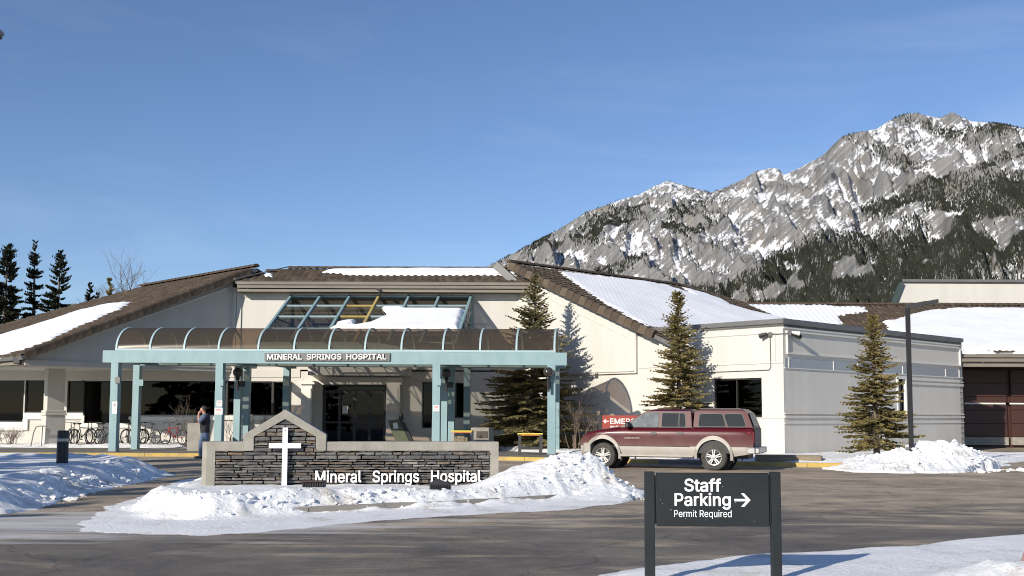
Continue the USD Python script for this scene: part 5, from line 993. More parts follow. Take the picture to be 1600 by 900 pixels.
# security floodlights at the annex corner
def onF(s, z, n): return np.array([*(F0 + dR * s), z]) + np.array([dR[1], -dR[0], 0]) * n
def onS(s, z, n): return np.array([*(CORN + dA * s), z]) + np.array([dA[1], -dA[0], 0]) * n
zf = float(at(1203, 523, 40)[2]); sfl = s_front(1204)
t = thing('wall_floodlight', 'small grey floodlight on the sunny annex front, left of the corner', 'floodlight', onF(sfl, zf, 0))
part(t, 'junction', rbox(onF(sfl, zf, 0) - [.07, .12, .1], onF(sfl, zf, 0) + [.07, .06, .08], .02), CAPMETAL)
part(t, 'lamp', tube([onF(sfl - .02, zf + .02, .15), onF(sfl - .30, zf - .06, .22)], [.06, .10], 10), DARK)
part(t, 'conduit', tube([onF(sfl + .03, zf - .1, .03), onF(sfl + .03, zf - 1.22, .03), onF(sfl - .04, zf - 1.31, .03), onF(sfl - 3.6, zf - 1.33, .03)], .016, 6), CAPMETAL)
zf2 = zf + .02; t = thing('wall_floodlight', 'twin headed floodlight just right of the annex corner casting a long shadow', 'floodlight', onS(.25, zf2, 0))
part(t, 'arm', tube([onF(sfl + .05, zf, .04), onF(FLEN - .02, zf, .03), onS(.1, zf2, .05), onS(.3, zf2, .12)], .018, 6), CAPMETAL)
part(t, 'junction', rbox(onS(.3, zf2, .06) - [.08, .08, .09], onS(.3, zf2, .06) + [.08, .08, .1], .02), CAPMETAL)
part(t, 'lamp', tube([onS(.36, zf2 + .05, .14), onS(.56, zf2 + .0, .34)], [.05, .085], 10), WHITE); part(t, 'lamp', tube([onS(.40, zf2, .12), onS(.75, zf2 - .12, .26)], [.06, .10], 10), DARK)
c = np.array([X_at(591, 48.7), 48.72, Z_at(452, 591, 48.7)]); t = thing('wall_floodlight', 'tiny dark floodlight on the fascia above the skylight', 'floodlight', c)
part(t, 'lamp', tube([c + [-.12, 0, .02], c + [.06, -.05, -.06]], [.05, .08], 8), DARK); part(t, 'bracket', tube([c + [-.1, .2, .05], c + [-.1, 0, .03]], .02, 6), DARK)

# ================================================================== things on the pavement
c = at(754, 696, 44.0); gz = .13
t = thing('waste_bin', 'square concrete waste bin with dark opening, right of the entrance', 'waste bin', (c[0], 44, gz)); zb = Z_at(668, 754, 44)
part(t, 'body', rbox((c[0] - .46, 43.6, gz), (c[0] + .45, 44.4, zb), .03), CONCRETE); part(t, 'opening', box((c[0] - .24, 43.585, zb - .42), (c[0] + .22, 43.61, zb - .14)), paint('brown_recess', (0.10, 0.075, 0.055), (0.06, 0.045, 0.035)))
part(t, 'flap', hexa([(c[0] - .12, 43.56, zb - .40), (c[0] + .0, 43.56, zb - .40), (c[0] + .0, 43.584, zb - .40), (c[0] - .12, 43.584, zb - .40), (c[0] - .1, 43.57, zb - .28), (c[0] - .09, 43.57, zb - .28), (c[0] - .09, 43.584, zb - .28), (c[0] - .1, 43.584, zb - .28)]), DARK)
def barricade(u0, u1, vt, vb, Y, lab, legm, yel):
    x0, x1 = X_at(u0, Y), X_at(u1, Y); z1 = Z_at(vt, u0, Y); z0 = max(Z_at(vb, u0, Y), .13)
    t = thing('barricade', lab, 'barricade', ((x0 + x1) / 2, Y, .13))
    part(t, 'top_rail', rbox((x0 - .03, Y - .07, z1 - .06), (x1 + .03, Y + .07, z1), .015), yel); part(t, 'reflector', box((x0 - .02, Y - .075, z1 - .10), (x1 + .02, Y - .05, z1 - .062)), ORANGE)
    for x in (x0 + .05, x1 - .05):
        for s_ in (-1, 1): part(t, 'leg', bar(np.array([x, Y + s_ * .05, z1 - .06]), np.array([x, Y + s_ * .26, .14]), .11, .05, up=(0, 1, 0)), legm)
    for s_ in (-1, 1): part(t, 'cross_bar', bar(np.array([x0 + .105, Y + s_ * .2, .36]), np.array([x1 - .105, Y + s_ * .2, .36]), .04, .1), legm)
YEL = paint('bright_yellow_plastic', (0.72, 0.60, 0.10), (0.66, 0.53, 0.08), rough=.4); ORANGE = paint('orange_reflector', (0.62, 0.20, 0.05), (0.5, 0.15, 0.04), rough=.4)
GREYP = paint('grey_plastic', (0.36, 0.33, 0.29), (0.28, 0.26, 0.23), rough=.5); BLKP = paint('faded_black_plastic', (0.05, 0.048, 0.046), (0.03, 0.03, 0.03), rough=.5)
barricade(706, 740, 672.5, 700, 42.8, 'grey folding barricade with yellow top rail left of the concrete bin', GREYP, YEL); barricade(810, 847, 676.5, 709, 40.6, 'black folding barricade with yellow top rail beside the right end post', BLKP, YEL)
# leaning olive green board by the entrance pier
Yb = 46.6; c = at(625, 690, Yb); t = thing('green_case', 'olive green slanted case with a white tag leaning beside the entrance doors', 'case', (c[0], Yb, .13))
GREEN = paint('olive_green_paint', (0.085, 0.095, 0.05), (0.06, 0.07, 0.038), rough=.5)
xz = lambda u, v: (X_at(u, Yb), Z_at(v, u, Yb))
q = [xz(607, 657), xz(625, 655), xz(643, 695), xz(622, 697)]
part(t, 'body', frame(extr(Polygon(q), .5), (0, Yb + .25), (1, 0)), GREEN); part(t, 'side_board', frame(extr(Polygon([xz(625.4, 655), xz(632, 660), xz(649, 694), xz(643.4, 695)]), .44), (0, Yb + .22), (1, 0)), BLACK)
part(t, 'tag', frame(extr(Polygon([xz(615, 661), xz(622, 660), xz(624, 669), xz(616.5, 670)]), .01), (0, Yb - .265), (1, 0)), PAPER)
part(t, 'bottle', lathe([(.001, .30), (.05, .30), (.06, .24), (.1, .18), (.1, 0), (.001, 0)], 12, c=(X_at(627, Yb), Yb + .05, Z_at(656, 627, Yb))), DARK, smooth=40)
# planter boxes and low timber edging
c0 = X_at(297, 43.2); t = thing('concrete_planter', 'tall concrete planter behind the man with a phone', 'planter', (c0, 43.2, .13))
part(t, 'box', rbox((c0, 42.9, .1), (X_at(322, 43.2), 43.9, Z_at(661, 305, 43.2)), .03), CONCRETE); part(t, 'soil', box((c0 + .08, 42.98, Z_at(661, 305, 43.2) + .002), (X_at(322, 43.2) - .08, 43.8, Z_at(660.4, 305, 43.2))), DIRTP)
c0 = X_at(205, 49.0); t = thing('low_wall', 'low pale block wall under the windows behind the bicycles', 'wall', (c0, 49, .13))
part(t, 'body', box((c0, 48.9, .1), (X_at(300, 49), 49.3, Z_at(656, 230, 49))), STUCCO); part(t, 'cap', rbox((c0 - .05, 48.84, Z_at(656, 230, 49) + .002), (X_at(301, 49), 49.36, Z_at(651, 230, 49)), .015), WHITE)
for k in range(16):
    if k == 0: t = thing('timber_edging', 'low fence of pale upright boards behind the barricades', 'fence', (X_at(690, 46.5), 46.5, .1))
    x0 = X_at(690, 46.5) + k * .335; part(t, 'board', box((x0, 46.48, .1), (x0 + .315, 46.53, .62 + .03 * ((k * 7) % 3))), WOOD)
part(t, 'rail', box((X_at(690, 46.5), 46.532, .42), (X_at(690, 46.5) + 5.3, 46.57, .5)), WOOD)
# emergency sign, half hidden by the pickup
RED = paint('red_sign_face', (0.33, 0.042, 0.024), (0.28, 0.035, 0.02), rough=.45)
Ye = 37.6; e0_ = at(936, 660, Ye); ez1, ez0 = Z_at(649, 950, Ye), Z_at(668.5, 950, Ye)
t = thing('emergency_sign', 'red emergency sign with white arrow half hidden behind the maroon pickup', 'sign', (e0_[0], Ye, 0)); ed = np.array([.985, -.17]); ed /= np.linalg.norm(ed)
part(t, 'panel', wall(e0_[:2], ed, rect(.10, ez0 - .35, 2.45, ez1), -.1, 0), RED); part(t, 'end_cap', wall(e0_[:2], ed, rect(0, ez0 - .4, .098, ez1 + .01), -.12, .02), BLACK); part(t, 'end_cap', wall(e0_[:2], ed, rect(2.452, .1, 2.55, ez1 + .01), -.12, .02), BLACK)
part(t, 'leg', wall(e0_[:2], ed, rect(.02, .1, .09, ez0 - .4), -.08, 0), BLACK)
hh = (ez1 - ez0); zb_ = ez1 - hh * .68
for g in lettering('EMERGENCY', hh * .42, 1.62, .012, True, [*(e0_[:2] + ed * .38)], ed, zb_, .002): part(t, 'letter', g, LETTER)
for g in lettering('Walk-In', hh * .22, .52, .01, True, [*(e0_[:2] + ed * .38)], ed, ez0 - .02, .002): part(t, 'letter', g, LETTER)
am = zb_ + hh * .21; part(t, 'arrow', wall(e0_[:2], ed, shapely.union_all([rect(.17, am - .014, .34, am + .014), Polygon([(.14, am), (.22, am + .075), (.25, am + .05), (.2, am), (.25, am - .05), (.22, am - .075)])]), .002, .012), LETTER)
# red marker stone at the lower right corner
c = onz(1602, 888, .12); t = thing('marker_stone', 'reddish stone edge just cut by the lower right picture corner', 'stone', (c[0] + .05, c[1], 0))
rk = trimesh.creation.icosphere(3, 1.0); v = np.array(rk.vertices); v = v * np.array([.085, .085, .17]) * (1 + .25 * (fbm(v * 2.2, 3, 5)[:, None] - .5)); part(t, 'stone', (v + [c[0] + .055, c[1], .15], np.array(rk.faces)), paint('pink_stone', (0.36, 0.22, 0.18), (0.25, 0.15, 0.125), scale=14, rough=.85), smooth=True)

# ================================================================== conifers and shrubs
def spruce(h, rb, seed, bare=0.08, dens=42, tw=.07, power=.85, droop=.25, clump=0.0):
    r = np.random.default_rng(seed); lean = r.normal(0, .012, 2)
    tz = np.linspace(0, h, 12); tr_ = tube(np.stack([tz * lean[0], tz * lean[1], tz], 1), np.linspace(.028 * h ** .9, .006, 12), 7)
    nb_ = int(dens * h * (1 - bare)); V, Fc, LB = [], [], []; n = 0
    for b in range(nb_):
        g = r.random() ** 1.25; z = h * (bare + (1 - bare) * g) * .99
        if clump and r.random() < clump * (math.sin(z * 5.2 + seed) * .5 + .5): continue
        L = rb * (1 - g) ** power * r.uniform(.42, 1.0) * (1.18 if r.random() < .22 else 1) + .03 * h * .4 * (1 - g) + .10
        if g < .12: L *= r.uniform(.55, 1.0)
        ph = r.random() * 6.283; k = max(4, int(L / .10)); q = np.linspace(0, 1, k)
        up0 = -.15 - droop * (1 - g) + .9 * g ** 2; dz = L * (up0 * q + .22 * q ** 2 * (1 - g))
        d = np.array([math.cos(ph), math.sin(ph)]); sd = np.array([-d[1], d[0]]); wob = r.normal(0, .03 * L)
        base = np.stack([d[0] * L * q + sd[0] * wob * q ** 2 + z * lean[0], d[1] * L * q + sd[1] * wob * q ** 2 + z * lean[1], z + dz], 1)
        if L > .35: LB.append(tube(base[::max(1, k // 4)], np.linspace(.012 + .006 * L, .004, len(base[::max(1, k // 4)])), 3, cap=False))
        # twigs with needles: slim crossed diamonds
        lo = int(k * (.18 if g > .15 else .3))
        for i in range(lo, k):
            tl_ = (.34 * L * (1 - q[i]) ** .8 + .09) * r.uniform(.6, 1.15)
            for sgn in ((-1, 1) if i < k - 1 else (0,)):
                dir2 = d * (1.0 if sgn == 0 else .75) + sd * sgn * r.uniform(.5, .95); dir2 /= np.linalg.norm(dir2)
                dv = np.array([dir2[0], dir2[1], r.uniform(-.38, .12) + (.25 if g > .8 else 0)]); dv /= np.linalg.norm(dv)
                sv = np.cross(dv, [0, 0, 1.]); sv /= np.linalg.norm(sv); uv = np.cross(sv, dv); w_ = tw * r.uniform(.7, 1.3) * (.8 + .4 * min(L, 1)); o = base[i]
                for ax in (sv * .9 + uv * .25, uv * .8 - sv * .3):
                    V.append(np.array([o, o + dv * tl_ * .45 + ax * w_ * .5, o + dv * tl_, o + dv * tl_ * .4 - ax * w_ * .5])); Fc.append([[n, n + 1, n + 2], [n, n + 2, n + 3]]); n += 4
    return tr_, cat_(LB) if LB else tr_, (np.vstack(V), np.vstack(Fc))
def plant_spruce(name, lab, x, y, z, h, rb, seed, mat, group=None, **k):
    t = thing(name, lab, 'tree', (x, y, z), 0, group); a_, b_, c_ = spruce(h, rb, seed, **k); o = np.array([x, y, z])
    part(t, 'trunk', a_, BARK, smooth=True, local=True); part(t, 'branches', b_, BARK, local=True, kind='stuff'); part(t, 'crown', c_, mat, local=True); return t
def zpx(v, u, Y): return float(at(u, v, Y)[2])
x = X_at(1368, 35.6); plant_spruce('spruce_tree', 'small olive spruce in front of the grey annex side beside the lamp post', x, 35.6, .15, zpx(492, 1368, 35.6) - .15, 1.42, 11, NEEDLE, bare=.10, dens=95, droop=.22, tw=.075, clump=.4)
x = X_at(1061, 41.0); plant_spruce('spruce_tree', 'olive spruce against the sunny wall behind the pickup', x, 41.0, .15, zpx(455, 1061, 41) - .15, 1.75, 12, NEEDLE, bare=.06, dens=100, droop=.2, clump=.45, tw=.075)
x = X_at(834, 45.3); plant_spruce('spruce_tree', 'tallest near spruce, half hidden behind the right end of the canopy', x, 45.3, .15, zpx(430, 838, 45.3) - .15, 3.1, 14, NEEDLE_G, bare=.05, dens=95, droop=.24, tw=.08, clump=.5, power=.95)
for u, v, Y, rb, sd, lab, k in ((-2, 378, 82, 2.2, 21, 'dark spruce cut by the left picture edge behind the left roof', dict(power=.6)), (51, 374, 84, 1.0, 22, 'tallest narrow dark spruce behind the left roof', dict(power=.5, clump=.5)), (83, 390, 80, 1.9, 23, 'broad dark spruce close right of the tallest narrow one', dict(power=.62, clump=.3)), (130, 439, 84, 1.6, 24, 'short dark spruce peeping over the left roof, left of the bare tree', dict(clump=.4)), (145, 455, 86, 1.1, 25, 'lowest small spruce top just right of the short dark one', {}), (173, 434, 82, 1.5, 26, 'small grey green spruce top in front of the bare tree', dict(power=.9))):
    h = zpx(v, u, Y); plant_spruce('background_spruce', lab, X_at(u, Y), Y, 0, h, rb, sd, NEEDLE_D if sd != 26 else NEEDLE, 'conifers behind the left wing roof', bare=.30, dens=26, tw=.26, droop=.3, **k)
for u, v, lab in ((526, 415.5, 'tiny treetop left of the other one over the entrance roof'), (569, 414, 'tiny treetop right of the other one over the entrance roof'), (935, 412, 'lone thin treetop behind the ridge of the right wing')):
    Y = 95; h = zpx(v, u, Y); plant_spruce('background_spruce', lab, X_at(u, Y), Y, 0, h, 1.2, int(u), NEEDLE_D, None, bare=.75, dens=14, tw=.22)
def bare(o, h, seed, n0=1, spread=.5, r0=.05, depth=4, kids=3):
    r = np.random.default_rng(seed); out = []
    def grow(p, d, L, rad, lev):
        k = 5; pts = [p]
        for i in range(k):
            d = d + r.normal(0, .09, 3); d /= np.linalg.norm(d); pts.append(pts[-1] + d * L / k)
        out.append(tube(np.array(pts), np.linspace(rad, rad * .55, k + 1), 4 if lev > 1 else 3, cap=False))
        if lev > 0:
            for _ in range(kids + (r.random() < .5)):
                i = r.integers(2, k + 1); nd = d + r.normal(0, spread, 3) + np.array([0, 0, .18]); nd /= np.linalg.norm(nd); grow(pts[i], nd, L * r.uniform(.5, .75), rad * .55, lev - 1)
    for _ in range(n0):
        d = np.array([r.normal(0, spread * .6), r.normal(0, spread * .6), 1.0]); grow(np.asarray(o, float) + [r.normal(0, .05 * n0 ** .5), r.normal(0, .05 * n0 ** .5), 0], d / np.linalg.norm(d), h * r.uniform(.42, .6), r0, depth)
    return out
x = X_at(190, 86); t = thing('bare_tree', 'leafless pale tree with fine branches above the left roof', 'tree', (x, 86, 0)); b_ = bare((0, 0, 6.0), 7.2, 5, 3, .42, .07, 4, 3)
part(t, 'trunk', tube([(0, 0, 0), (0, 0, 6.2)], [.25, .16], 8), TWIG, local=True); part(t, 'branches', cat_(b_), TWIG, local=True, kind='stuff')
for u, Y, h, n0, sd, r0, lab in ((897, 43.4, 2.6, 7, 31, .022, 'large bare brown shrub between the spruce and the emergency sign'), (940, 42.2, 1.7, 4, 36, .018, 'small bare shrub just left of the emergency sign'), (16, 47.6, .95, 16, 32, .012, 'low dense grey bare shrub at the left edge by the windows'), (362, 47.4, 1.7, 6, 33, .014, 'thin bare shrub between the canopy posts left of the stone wall gable'), (408, 47.8, 1.7, 6, 34, .014, 'thin bare shrub under the window just above the left gable slope'), (292, 46.2, 1.9, 5, 35, .014, 'thin bare shrub rising beside the tall concrete planter')):
    t = thing('bare_shrub', lab, 'shrub', (X_at(u, Y), Y, .15)); b_ = bare((0, 0, 0), h, sd, n0, .45, r0, 3, 3)
    for q in range(min(n0, 3)): part(t, 'stem', tube([(.02 * q, 0, 0), (.05 * q - .05, .02, h * .25)], [r0, r0 * .8], 5), TWIG, local=True)
    part(t, 'twigs', cat_(b_), TWIG, local=True, kind='stuff')
# spruces added out of the frame to the left, to shade the left bank
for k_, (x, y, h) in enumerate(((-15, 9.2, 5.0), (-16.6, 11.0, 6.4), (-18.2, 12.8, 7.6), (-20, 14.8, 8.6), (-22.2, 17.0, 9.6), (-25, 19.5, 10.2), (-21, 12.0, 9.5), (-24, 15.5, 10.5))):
    plant_spruce('background_spruce', 'dark spruce added outside the view at left to shade the snow bank', x, y, 0, h, 2.2, 41 + k_, NEEDLE_D, 'added spruces outside the view at left', bare=.04, dens=15, tw=.3, power=.45)
# ================================================================== bicycles
RUBBER = paint('tyre_rubber', (0.028, 0.027, 0.026), (0.018, 0.018, 0.018), rough=.8); STEEL = paint('bright_steel', (0.5, 0.5, 0.5), (0.42, 0.42, 0.42), metallic=.9, rough=.35)
def ring(R, r, n=22, m=6, c=(0, 0, 0)):                # in the x-z plane
    a_ = np.linspace(0, 2 * np.pi, n + 1); return tube(np.stack([c[0] + R * np.cos(a_), 0 * a_ + c[1], c[2] + R * np.sin(a_)], 1), r, m, cap=False)
def bicycle(lab, loc, rz, col, sc=1.0):
    t = thing('bicycle', lab, 'bicycle', loc, rz, 'bicycles parked along the windows'); R = .34 * sc; wb = 1.05 * sc; P_ = lambda x, z, y=0: np.array([x * sc, y * sc, z * sc])
    for x in (-.52, .53):
        w = part(t, 'wheel', ring(R - .02, .026, c=(x * sc, 0, R)), RUBBER, local=True); part(w, 'rim', ring(R - .05, .012, c=(x * sc, 0, R), m=4), STEEL, local=True)
        part(w, 'spokes', cat_([tube([P_(x, .34), P_(x + .28 * math.cos(q * .7), .34 + .28 * math.sin(q * .7))], .003, 3) for q in range(9)]), STEEL, local=True, kind='stuff')
    bb, st, hd, ht, ra = P_(-.08, .30), P_(-.22, .78), P_(.34, .70), P_(.31, .82), P_(-.52, .34)
    part(t, 'frame', cat_(tube([bb, st], .019, 7), tube([st * .9 + bb * .1, hd], .019, 7), tube([bb, hd - [0, 0, .06]], .022, 7), tube([hd - [0.02, 0, .1], ht], .022, 7), tube([bb + [0, .03, 0], ra + [0, .06, 0]], .011, 5), tube([bb - [0, .03, 0], ra - [0, .06, 0]], .011, 5), tube([st * .85 + bb * .15, ra + [0, .06, 0]], .010, 5), tube([st * .85 + bb * .15, ra - [0, .06, 0]], .010, 5)), col, local=True)
    part(t, 'fork', cat_(tube([hd - [0.0, 0, .1], P_(.38, .60, .06), P_(.53, .34, .06)], .013, 5), tube([hd - [0.0, 0, .1], P_(.38, .60, -.06), P_(.53, .34, -.06)], .013, 5)), col, local=True)
    part(t, 'handlebar', cat_(tube([ht, ht + [0.03, 0, .12]], .016, 6), tube([P_(.33, .98, -.33), P_(.38, .95, -.1), P_(.38, .95, .1), P_(.33, .98, .33)], .014, 6)), BLACK, local=True)
    part(t, 'saddle', cat_(tube([st, st + (st - bb) * .22], .013, 6), ball(st + (st - bb) * .25, .13 * sc, 2, (1.15, .55, .28))), BLACK, local=True)
    part(t, 'crank', cat_(ring(.085, .012, 14, 4, tuple(bb + [0, .045, 0])), tube([bb + [0, .06, 0], bb + [.12, .07, -.1]], .01, 4), tube([bb - [0, .06, 0], bb + [-.12, -.07, .1]], .01, 4), box(bb + [.08, .07, -.115], bb + [.17, .15, -.095]), box(bb + [-.17, -.15, .095], bb + [-.08, -.07, .115])), BLACK, local=True)
BK = [paint('black_bike_paint', (0.02, 0.02, 0.022), (0.015, 0.015, 0.016), rough=.3), paint('red_bike_paint', (0.30, 0.02, 0.02), (0.26, 0.016, 0.016), rough=.3), paint('dark_blue_bike_paint', (0.03, 0.035, 0.06), (0.025, 0.03, 0.05), rough=.3), paint('grey_bike_paint', (0.12, 0.12, 0.12), (0.10, 0.10, 0.10), rough=.3)]
for u, rz, k, y, lab in ((115, 125, 0, 47.5, 'black bicycle leftmost in the row, beside the white column'), (131, 70, 0, 47.9, 'black bicycle second from the white column, turned the other way'), (150, 140, 2, 47.4, 'dark blue bicycle in the middle of the left tangle'), (167, 75, 0, 47.8, 'black bicycle close left of the leftmost canopy post'), (203, 115, 3, 47.6, 'grey bicycle between the two leftmost canopy posts'), (212, 65, 0, 48.0, 'black bicycle half behind the second canopy post'), (234, 142, 0, 47.5, 'black bicycle right of the second canopy post'), (273, 150, 1, 47.3, 'red bicycle standing alone at the right end of the row')):
    bicycle(lab, (X_at(u, y), y, .24), math.radians(rz), BK[k])
t = thing('bicycle_rack', 'empty bent tube bicycle rack left of the white column', 'bicycle rack', (X_at(55, 46.6), 46.6, .15))
x = X_at(52, 46.6); part(t, 'hoop', tube([(x - .05, 46.6, .13), (x + .05, 46.6, .75), (x + .15, 46.6, 1.0), (x + .3, 46.6, 1.04), (x + .62, 46.6, 1.04)], .024, 7), CAPMETAL); part(t, 'hoop', tube([(x + .28, 46.9, .13), (x + .3, 46.9, 1.03)], .022, 7), CAPMETAL); part(t, 'rail', tube([(x - .3, 46.7, .16), (x + 1.0, 46.7, .16)], .025, 6), CAPMETAL)

# ================================================================== pickup truck
MAROON = look('dusty_maroon_paint', {'tc': ('texture_coordinate', {}), 's': ('separate_xyz', {}), 'n': ('noise_texture', {'scale': 2.2, 'detail': 5.0}), 'n2': ('noise_texture', {'scale': 60.0, 'detail': 2.0}),
    'h': ('map_range', {'from_min': 1.12, 'from_max': .62, 'to_min': 0.0, 'to_max': .72, 'clamp': True}), 'b': ('map_range', {'from_min': .9, 'from_max': -1.6, 'to_min': -.22, 'to_max': .25, 'clamp': True}), 'a': ('math', {'math_type': 'add'}), 'nm': ('math', {'math_type': 'multiply_add', 'value2': .5, 'value3': -.30}), 'a2': ('math', {'math_type': 'add', 'use_clamp': True}),
    'm': ('mix', {'color1': (0.072, 0.006, 0.012), 'color2': (0.19, 0.135, 0.115)}), 'rr': ('map_range', {'to_min': .28, 'to_max': .8}), 'p': ('principled_bsdf', {'coat_weight': .03, 'coat_roughness': .1, 'specular_ior_level': .12})},
    [('tc.object', 's.vector'), ('tc.object', 'n.vector'), ('s.z', 'h.value'), ('s.x', 'b.value'), ('h.result', 'a.value1'), ('n.fac', 'nm.value1'), ('nm.value', 'a2.value2'), ('h.result', 'a2.value1'), ('a2.value', 'm.fac'), ('m.color', 'p.base_color'), ('a2.value', 'rr.value'), ('rr.result', 'p.roughness')], 'p.BSDF')
SILVER = paint('dusty_silver_paint', (0.41, 0.385, 0.345), (0.33, 0.30, 0.26), scale=2.5, rough=.45, metallic=.2, objcoord=True, contrast=.25)
CARGLASS = paint('dark_car_glass', (0.035, 0.038, 0.040), (0.03, 0.032, 0.034), rough=.06, spec=.22); CLEARG = glazing('clear_car_glass', (0.72, 0.76, 0.76), (0.9, 0.9, 0.9))
FRONTGLASS = paint('door_glass_painted_bright', (0.20, 0.215, 0.22), (0.10, 0.11, 0.115), scale=5, rough=.06, spec=.4, objcoord=True)  # opaque pane, bright snow and sky seen through it painted into the colour
CHROME = paint('dusty_chrome', (0.62, 0.60, 0.57), (0.5, 0.48, 0.45), metallic=.9, rough=.28, objcoord=True); ALLOY = paint('alloy_rim', (0.60, 0.59, 0.57), (0.48, 0.46, 0.43), metallic=.6, rough=.4, objcoord=True, scale=6)
TYREDUST = paint('dusty_tyre', (0.075, 0.068, 0.060), (0.035, 0.033, 0.031), scale=5, rough=.9, objcoord=True)
fw_, rw_ = onz(943.5, 731, 0), onz(1116, 735.3, 0); fw_[1] = 32.75; rw_[1] = 31.75
fw_ = at(943.5, 731, 32.9); rw_ = at(1116, 735, 31.75); hdg = math.atan2(fw_[1] - rw_[1], fw_[0] - rw_[0])
nl = np.array([-math.sin(hdg), math.cos(hdg)]); tc = (fw_[:2] + rw_[:2]) / 2 - nl * .80
tk = thing('pickup_truck', 'dusty maroon and silver crew cab pickup with matching canopy, parked along the kerb', 'pickup truck', (tc[0], tc[1], 0), hdg)
def hw(x, z):                                          # half width of the body
    w_ = .915 - .075 * np.clip((z - .95) / .32, 0, 1) ** 2 - .05 * np.clip((.55 - z) / .25, 0, 1)
    return w_ - .20 * np.clip((x - 1.75) / .7, 0, 1) ** 2.2 - .03 * np.clip((-2.3 - x) / .5, 0, 1) ** 2
xs = np.concatenate([np.linspace(-2.80, -2.5, 4), np.linspace(-2.3, 1.0, 16), np.linspace(1.12, 2.40, 12)])
def ztop(x): return np.interp(x, [-2.8, 1.12, 1.25, 1.8, 2.15, 2.32, 2.40], [1.245, 1.245, 1.235, 1.16, 1.08, 1.0, .90])
def zbot(x): return np.interp(x, [-2.8, -2.3, -1.9, 1.9, 2.3, 2.4], [.50, .42, .36, .36, .40, .46])
secs = []
for x in xs:
    zb, zt_ = zbot(x), ztop(x); zsx = np.concatenate([np.linspace(zb, zt_ - .06, 9)]); half = [(hw(x, z), z) for z in zsx] + [(hw(x, zt_) - .03, zt_ - .018), (hw(x, zt_) - .10, zt_), (.35, zt_ + .02), (0, zt_ + .025)]
    prof = half + [(-y, z) for y, z in half[::-1][1:]]; secs.append([(x, y, z) for y, z in prof])
S = np.array(secs); a_, b_ = S.shape[:2]; Vv = S.reshape(-1, 3); ff = []
for i in range(a_ - 1):
    for j in range(b_):
        j2 = (j + 1) % b_; ff += [[i * b_ + j, (i + 1) * b_ + j, (i + 1) * b_ + j2], [i * b_ + j, (i + 1) * b_ + j2, i * b_ + j2]]
for e, rev in ((0, False), (a_ - 1, True)):
    for j in range(1, b_ - 1):
        tr3 = [e * b_, e * b_ + j, e * b_ + j + 1]; ff.append(tr3[::-1] if rev else tr3)
body = fixn((Vv, np.array(ff))); mb = manifold3d.Manifold(manifold3d.Mesh(np.asarray(body[0], np.float32), np.asarray(body[1], np.uint32)))
def mcyl(x, z, r, y0, y1, n=40): return manifold3d.Manifold.cylinder(y1 - y0, r, r, n).rotate([-90, 0, 0]).translate([x, y0, z])
WZ, WR = .385, .385; FX, RX = 1.665, -1.665
for wx in (FX, RX):
    for y0, y1 in ((.42, 1.2), (-1.2, -.42)): mb = mb - mcyl(wx, WZ + .02, .50, y0, y1)
upper, lower = mb.trim_by_plane([0, 0, 1], .685), mb.trim_by_plane([0, 0, -1], -.685)
if abs(mb.volume()) < .1: upper = mb; lower = mb
part(tk, 'body', upper, MAROON, smooth=35, local=True); part(tk, 'lower_cladding', lower, SILVER, smooth=35, local=True)
part(tk, 'underbody', cat_(box((-2.6, -.55, .34), (2.2, .55, .62)), box((-2.2, -.88, .50), (-1.1, .88, .9))), BLACK, local=True)
def gh_w(z): return .845 - (z - 1.24) * .26
def house(prof, crown, inset=.13, lift=.035):
    pts = []
    for x, z in prof:
        for s_ in (-1, 1): pts.append((x, s_ * gh_w(z), z))
    for x, z in crown:
        for s_ in (-1, 1): pts += [(x, s_ * (gh_w(z) - inset), z + lift), (x, s_ * .3, z + lift + .015)]
    return hull(pts)
part(tk, 'cab', house([(1.15, 1.235), (1.0, 1.30), (.40, 1.68), (.28, 1.72), (-.98, 1.72), (-1.03, 1.235)], [(.30, 1.715), (.1, 1.74), (-.9, 1.735)]), MAROON, smooth=28, local=True)
part(tk, 'canopy', house([(-1.07, 1.25), (-1.09, 1.69), (-1.2, 1.74), (-2.50, 1.74), (-2.62, 1.68), (-2.79, 1.25)], [(-1.2, 1.735), (-2.48, 1.735)], .10, .04), MAROON, smooth=28, local=True)
part(tk, 'roof_panel', rbox((-2.42, -.52, 1.776), (-1.22, .52, 1.80), .01), paint('dusty_roof', (0.30, 0.25, 0.22), (0.24, 0.20, 0.18), rough=.7), local=True)
def sidepanel(poly, t0, t1, s_=1, wf=gh_w):            # a plate lying on the leaning side glass plane
    v, f = extr(poly, t1 - t0); y = np.array([wf(z) for z in v[:, 1]]) + t0 + v[:, 2]; m = (np.stack([v[:, 0], s_ * y, v[:, 1]], 1), f); return m if s_ < 0 else (m[0], m[1][:, ::-1])
def rp_(pts, r=.05): return Polygon(pts).buffer(-r).buffer(r, quad_segs=4)
fwn = rp_([(.98, 1.262), (.36, 1.655), (-.02, 1.665), (-.02, 1.262)], .03); rwn = rp_([(-.13, 1.262), (-.13, 1.665), (-.80, 1.655), (-.84, 1.262)], .04)
cw1 = rp_([(-1.22, 1.28), (-1.25, 1.64), (-1.90, 1.64), (-2.02, 1.28)], .05); cw2 = rp_([(-2.08, 1.28), (-1.95, 1.64), (-2.47, 1.64), (-2.60, 1.28)], .05)
